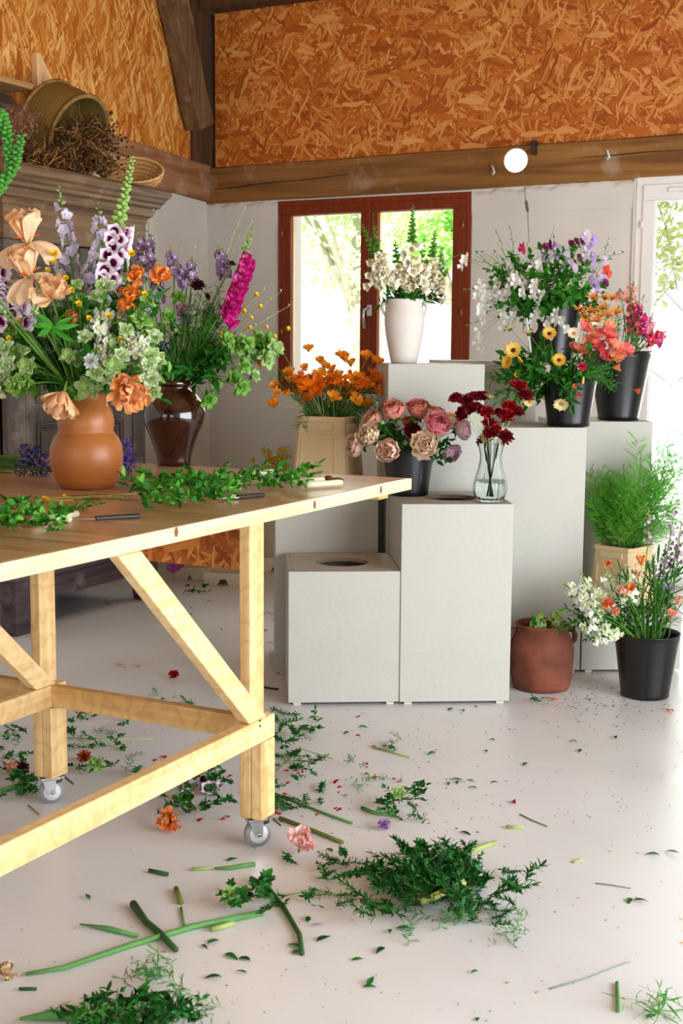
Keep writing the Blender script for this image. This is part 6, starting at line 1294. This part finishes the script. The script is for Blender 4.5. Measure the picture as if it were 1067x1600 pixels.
fst([(710, 1334), (740, 1328), (775, 1316)], .007, 'flower_stalk', 'pale green stalk at the upper right of the large heap', ps)
fst([(640, 1412), (670, 1405, .03), (725, 1378, .05)], .010, 'flower_stalk', 'pale yellow green stalk on top of the large heap', pm('#c5cf7a', .03), [.005, .010, .010])
fst([(437, 1278), (470, 1290), (500, 1302), (535, 1316)], .006, 'flower_stalk', 'brown green stalk right of the front caster', pm('#6d7a3c', .03))
fst([(430, 1240), (470, 1256), (510, 1272), (550, 1286)], .004, 'flower_stalk', 'thin green stalk above the brown green one', gs)
fst([(565, 1262), (585, 1270), (618, 1274)], .006, 'flower_stalk', 'green stalk at the left of the small heap', gs)
fst([(790, 1292), (818, 1293)], .005, 'flower_stalk', 'short olive stub alone on the right floor', ps)
fst([(812, 1272), (832, 1282), (855, 1291)], .002, 'flower_stalk', 'thin curved green stem behind the olive stub', gs)
fst([(895, 1347), (912, 1342)], .003, 'flower_stalk', 'small pale green snippet on the right floor', ps)
fst([(930, 1380), (955, 1383), (985, 1388)], .0015, 'flower_stalk', 'thin grey stem on the right floor', pm('#6a6a72', .02))
fst([(860, 1545), (920, 1528), (985, 1503)], .002, 'flower_stalk', 'long thin grey green stem near the bottom right', pm('#8d9a8e', .02))
fst([(964, 1535), (966, 1580)], .004, 'flower_stalk', 'thin green blade near the bottom right', gs)
fst([(585, 1168), (640, 1183)], .003, 'flower_stalk', 'thin stem end of the tuft before the middle plinth', ps)
fst([(400, 1071), (420, 1075), (435, 1077)], .004, 'flower_stalk', 'blackened stem lying beside the lowest plinth', pm('#2b2a22', .02))
fst([(100, 1153), (160, 1154), (240, 1154)], .002, 'flower_stalk', 'long thin stem between the two table legs', ps)
fst([(0, 1236), (30, 1226), (60, 1208)], .008, 'flower_stalk', 'pale green stalk left of the rear caster', gs)
fst([(400, 1403), (470, 1395), (560, 1400)], .002, 'flower_stalk', 'long thin pale stem running to the large heap', ps)
fst([(395, 1240), (470, 1170), (520, 1185)], .002, 'flower_stalk', 'thin wandering stem among the litter', ps)
fst([(30, 1545), (57, 1545)], .004, 'flower_stalk', 'tiny dark green stub at the lower left', ds)
fst([(44, 1258), (62, 1273)], .002, 'flower_stalk', 'thin brown stem below the rear caster', pm('#8a8458', .02))
fst([(30, 1592), (80, 1586), (140, 1590)], .010, 'flower_stalk', 'broad green leaf blade at the bottom left corner', gs, [.003, .012, .008])
# wilted flowers on the floor
def fallen(name, cat, me, px, py, dz, f, s, label, part='bloom'):
    p = F(px, py, dz); o = inst(name, MB().tube([(0, 0, 0), (.004, .004, -.012)], .002, 5).mesh('stem', [STEM]), mat=Mx.Translation(p)); inst(part, me, o, mat=frame(f, 0, (0, 0, 0), s)); tag(o, label, cat); return o
fallen('iris', 'flower', crumple(300, '#e88a4a', '#f0a468', .040), 264, 1285, .022, V((.5, -.5, .7)), 1.0, 'wilted orange iris flower lying between the castors')
fallen('iris', 'flower', crumple(301, '#f2b8b4', '#f8d2cc', .044), 468, 1322, .028, V((.3, -.3, 1)), 1.05, 'crumpled pale pink flower lying right of the front caster')
fallen('scabiosa', 'flower', scabious(1, '#c01422', '#8a0c18', .024), 272, 1055, .015, CT+UP, 1.0, 'red carnation like flower on the floor under the table')
fallen('scabiosa', 'flower', scabious(21, '#c8a4d4', '#a880b8', .022), 600, 1290, .012, CT+UP, 1.0, 'small lilac scabiosa lying below the small heap')
fallen('scabiosa', 'flower', scabious(3, '#5c0d1c', '#3c0712', .024), 36, 1200, .018, CT, 1.0, 'dark red flower head lying left of the rear caster')
fallen('marigold', 'flower', scabious(22, '#c4572a', '#8a3a1a', .024), 132, 1182, .016, CT, 1.0, 'rusty orange flower head lying between the table legs')
fallen('iris', 'flower', crumple(302, '#c98a6a', '#d8a484', .028), 18, 1205, .016, V((0, 0, 1)), 1.0, 'faded beige flower lying at the left edge of the floor')
fallen('iris', 'flower', crumple(303, '#d8b890', '#e8d0b0', .024), 10, 1524, .012, V((0, 0, 1)), 1.2, 'dry papery husk at the tip of the long stalk')
fallen('nicotiana', 'flower', nicotiana(1, '#b8da8a', .024), 622, 1245, .03, CT+UP, 1.0, 'pale green bloom on top of the small heap')
fallen('nicotiana', 'flower', nicotiana(2, '#a8d47a', .026), 150, 1200, .02, CT+UP, 1.1, 'bright green ruffled bloom lying between the table legs')
fallen('nicotiana', 'flower', nicotiana(3, '#b8dc8a', .024), 362, 1403, .02, CT+UP, 1.0, 'pale green bloom lying by the end of the long stalk')
for (x, y) in ((182, 1037), (190, 1043), (604, 1415), (590, 1418), (1052, 1112), (873, 1094), (410, 922), (418, 958), (215, 1042)):
    o = inst('fallen_petal', lib(('pt', 'o'), lambda: MB().petal(.035, .03, 1.45, .4, .3, .004, 1.5, shape='fan').mesh('petal', [pm('#ef8a2a', .3)])), mat=frame(V((rnd(-.2, .2), rnd(-.2, .2), 1)), rnd(0, 6), F(x, y, .005), rnd(.6, 1.1))); finish(o, 'petal', 'orange petal', 'lying on the floor')
red = lib(('pt', 'r'), lambda: MB().petal(.022, .022, 1.4, .5, .4, .002, 1.5, shape='fan').mesh('petal', [pm('#b5141e', .2)]))
for (x, y, w) in [(502, 1122, 0), (562, 1120, 0), (563, 1151, 0), (574, 1195, 0), (577, 1210, 0), (587, 1212, 0), (572, 1200, 0), (620, 1218, 0), (622, 1222, 0), (652, 1260, 0), (440, 1205, 1), (455, 1205, 1), (463, 1209, 1), (470, 1204, 1), (455, 1222, 1), (452, 1224, 1), (448, 1240, 1), (524, 1262, 1), (525, 1268, 1), (433, 1261, 1), (436, 1272, 1), (436, 1274, 1), (493, 1275, 1), (440, 1285, 1), (528, 1240, 1), (345, 1281, 2), (350, 1275, 2), (322, 1231, 2), (300, 1236, 2), (355, 1215, 2), (340, 1225, 2), (318, 1279, 2), (310, 1264, 2), (245, 1186, 2), (250, 1182, 2), (275, 1247, 2), (344, 983, 3), (300, 950, 3), (330, 938, 3), (418, 984, 3), (805, 1255, 0), (740, 1103, 0), (584, 1165, 0), (597, 1165, 0), (530, 1218, 1), (535, 1230, 1), (470, 1185, 1), (482, 1195, 1), (285, 1015, 3)]:
    o = inst('fallen_petal', red, mat=frame(V((rnd(-.3, .3), rnd(-.3, .3), 1)), rnd(0, 6), F(x, y, .004 if w != 1 else .012), rnd(.55, 1.1))); finish(o, 'petal', 'deep red petal', ['before the plinths', 'right of the front table leg', 'under the table rail', 'behind the table legs'][w])
for k, (x, y) in enumerate([(290, 1218), (305, 1222), (318, 1216), (330, 1225), (340, 1230), (312, 1212), (325, 1232), (298, 1240), (345, 1222)]):
    fallen('foxglove_bell', 'flower', bell(1, '#eadbe8', '#7a1450', .042, .013), x, y, .016, V((rnd(-1, 1), -1, rnd(0, .5))), 1, '', 'bell'); o = bpy.context.scene.objects; 
    ob = [q for q in COL.objects if q.name.startswith('foxglove_bell') and q.parent is None and q.get('label') == ''][-1]; finish(ob, 'flower', 'fallen white foxglove bell', 'under the table rail')
for (x, y, c, nme) in ((445, 1250, '#e07ab8', 'pink petal beside the red petals right of the table leg'), (505, 1445, '#b79ac4', 'pale purple petal left of the large heap')):
    o = inst('fallen_petal', lib(('pt', c), lambda c=c: MB().petal(.03, .016, 1.45, .3, .3, .001, 1, shape='round').mesh('petal', [pm(c, .3)])), mat=frame(V((0, .1, 1)), .5, F(x, y, .006), 1)); tag(o, nme, 'petal')
# uncountable specks: dried buds, crumbs and bits
r = random.Random(9); m = MB()
def speck(px, py, s, mi):
    p = fl(px, py, .0015); a = r.uniform(0, 6.28); d = V((math.cos(a), math.sin(a), 0)); t = V((-d.y, d.x, 0)); w = s*r.uniform(.3, .7); u = V((0, 0, s*.4))
    m.add([p-d*s, p-t*w, p+d*s, p+t*w, p+u], [(0, 1, 4), (1, 2, 4), (2, 3, 4), (3, 0, 4)], mi)
for _ in range(170): speck(r.gauss(935, 60), r.gauss(1095, 22), r.uniform(.003, .007), r.choice((0, 0, 1, 2)))
for _ in range(150): speck(r.uniform(430, 1067), r.uniform(1110, 1300), r.uniform(.002, .005), r.choice((0, 1, 2, 3)))
for _ in range(90): speck(r.gauss(600, 130), r.gauss(1230, 70), r.uniform(.002, .006), r.choice((3, 3, 2, 4)))
for _ in range(120): speck(r.uniform(0, 1067), r.uniform(1300, 1600), r.uniform(.0015, .004), r.choice((1, 2, 3, 5)))
for _ in range(90): speck(r.uniform(100, 430), r.uniform(900, 1260), r.uniform(.002, .005), r.choice((1, 2, 3, 4)))
for (x, y) in ((848, 1387), (843, 1404), (868, 1425), (903, 1403), (897, 1414), (952, 1330), (996, 1332), (966, 1450), (994, 1402), (793, 1535), (840, 1550), (1064, 1436), (1065, 1473)): speck(x, y, .006, 5)
o = m.obj('floor_specks', [sm('speck_violet', '#4a3f66', .8), sm('speck_brown', '#5a4638', .8), sm('speck_grey', '#6b6670', .8), sm('speck_green', '#3f6b34', .8), sm('speck_red', '#9a1a22', .8), sm('speck_gold', '#d9a84a', .8)]); tag(o, 'tiny dried buds, crumbs and snippets scattered over the pale floor', 'litter', kind='stuff')
settle_labels()
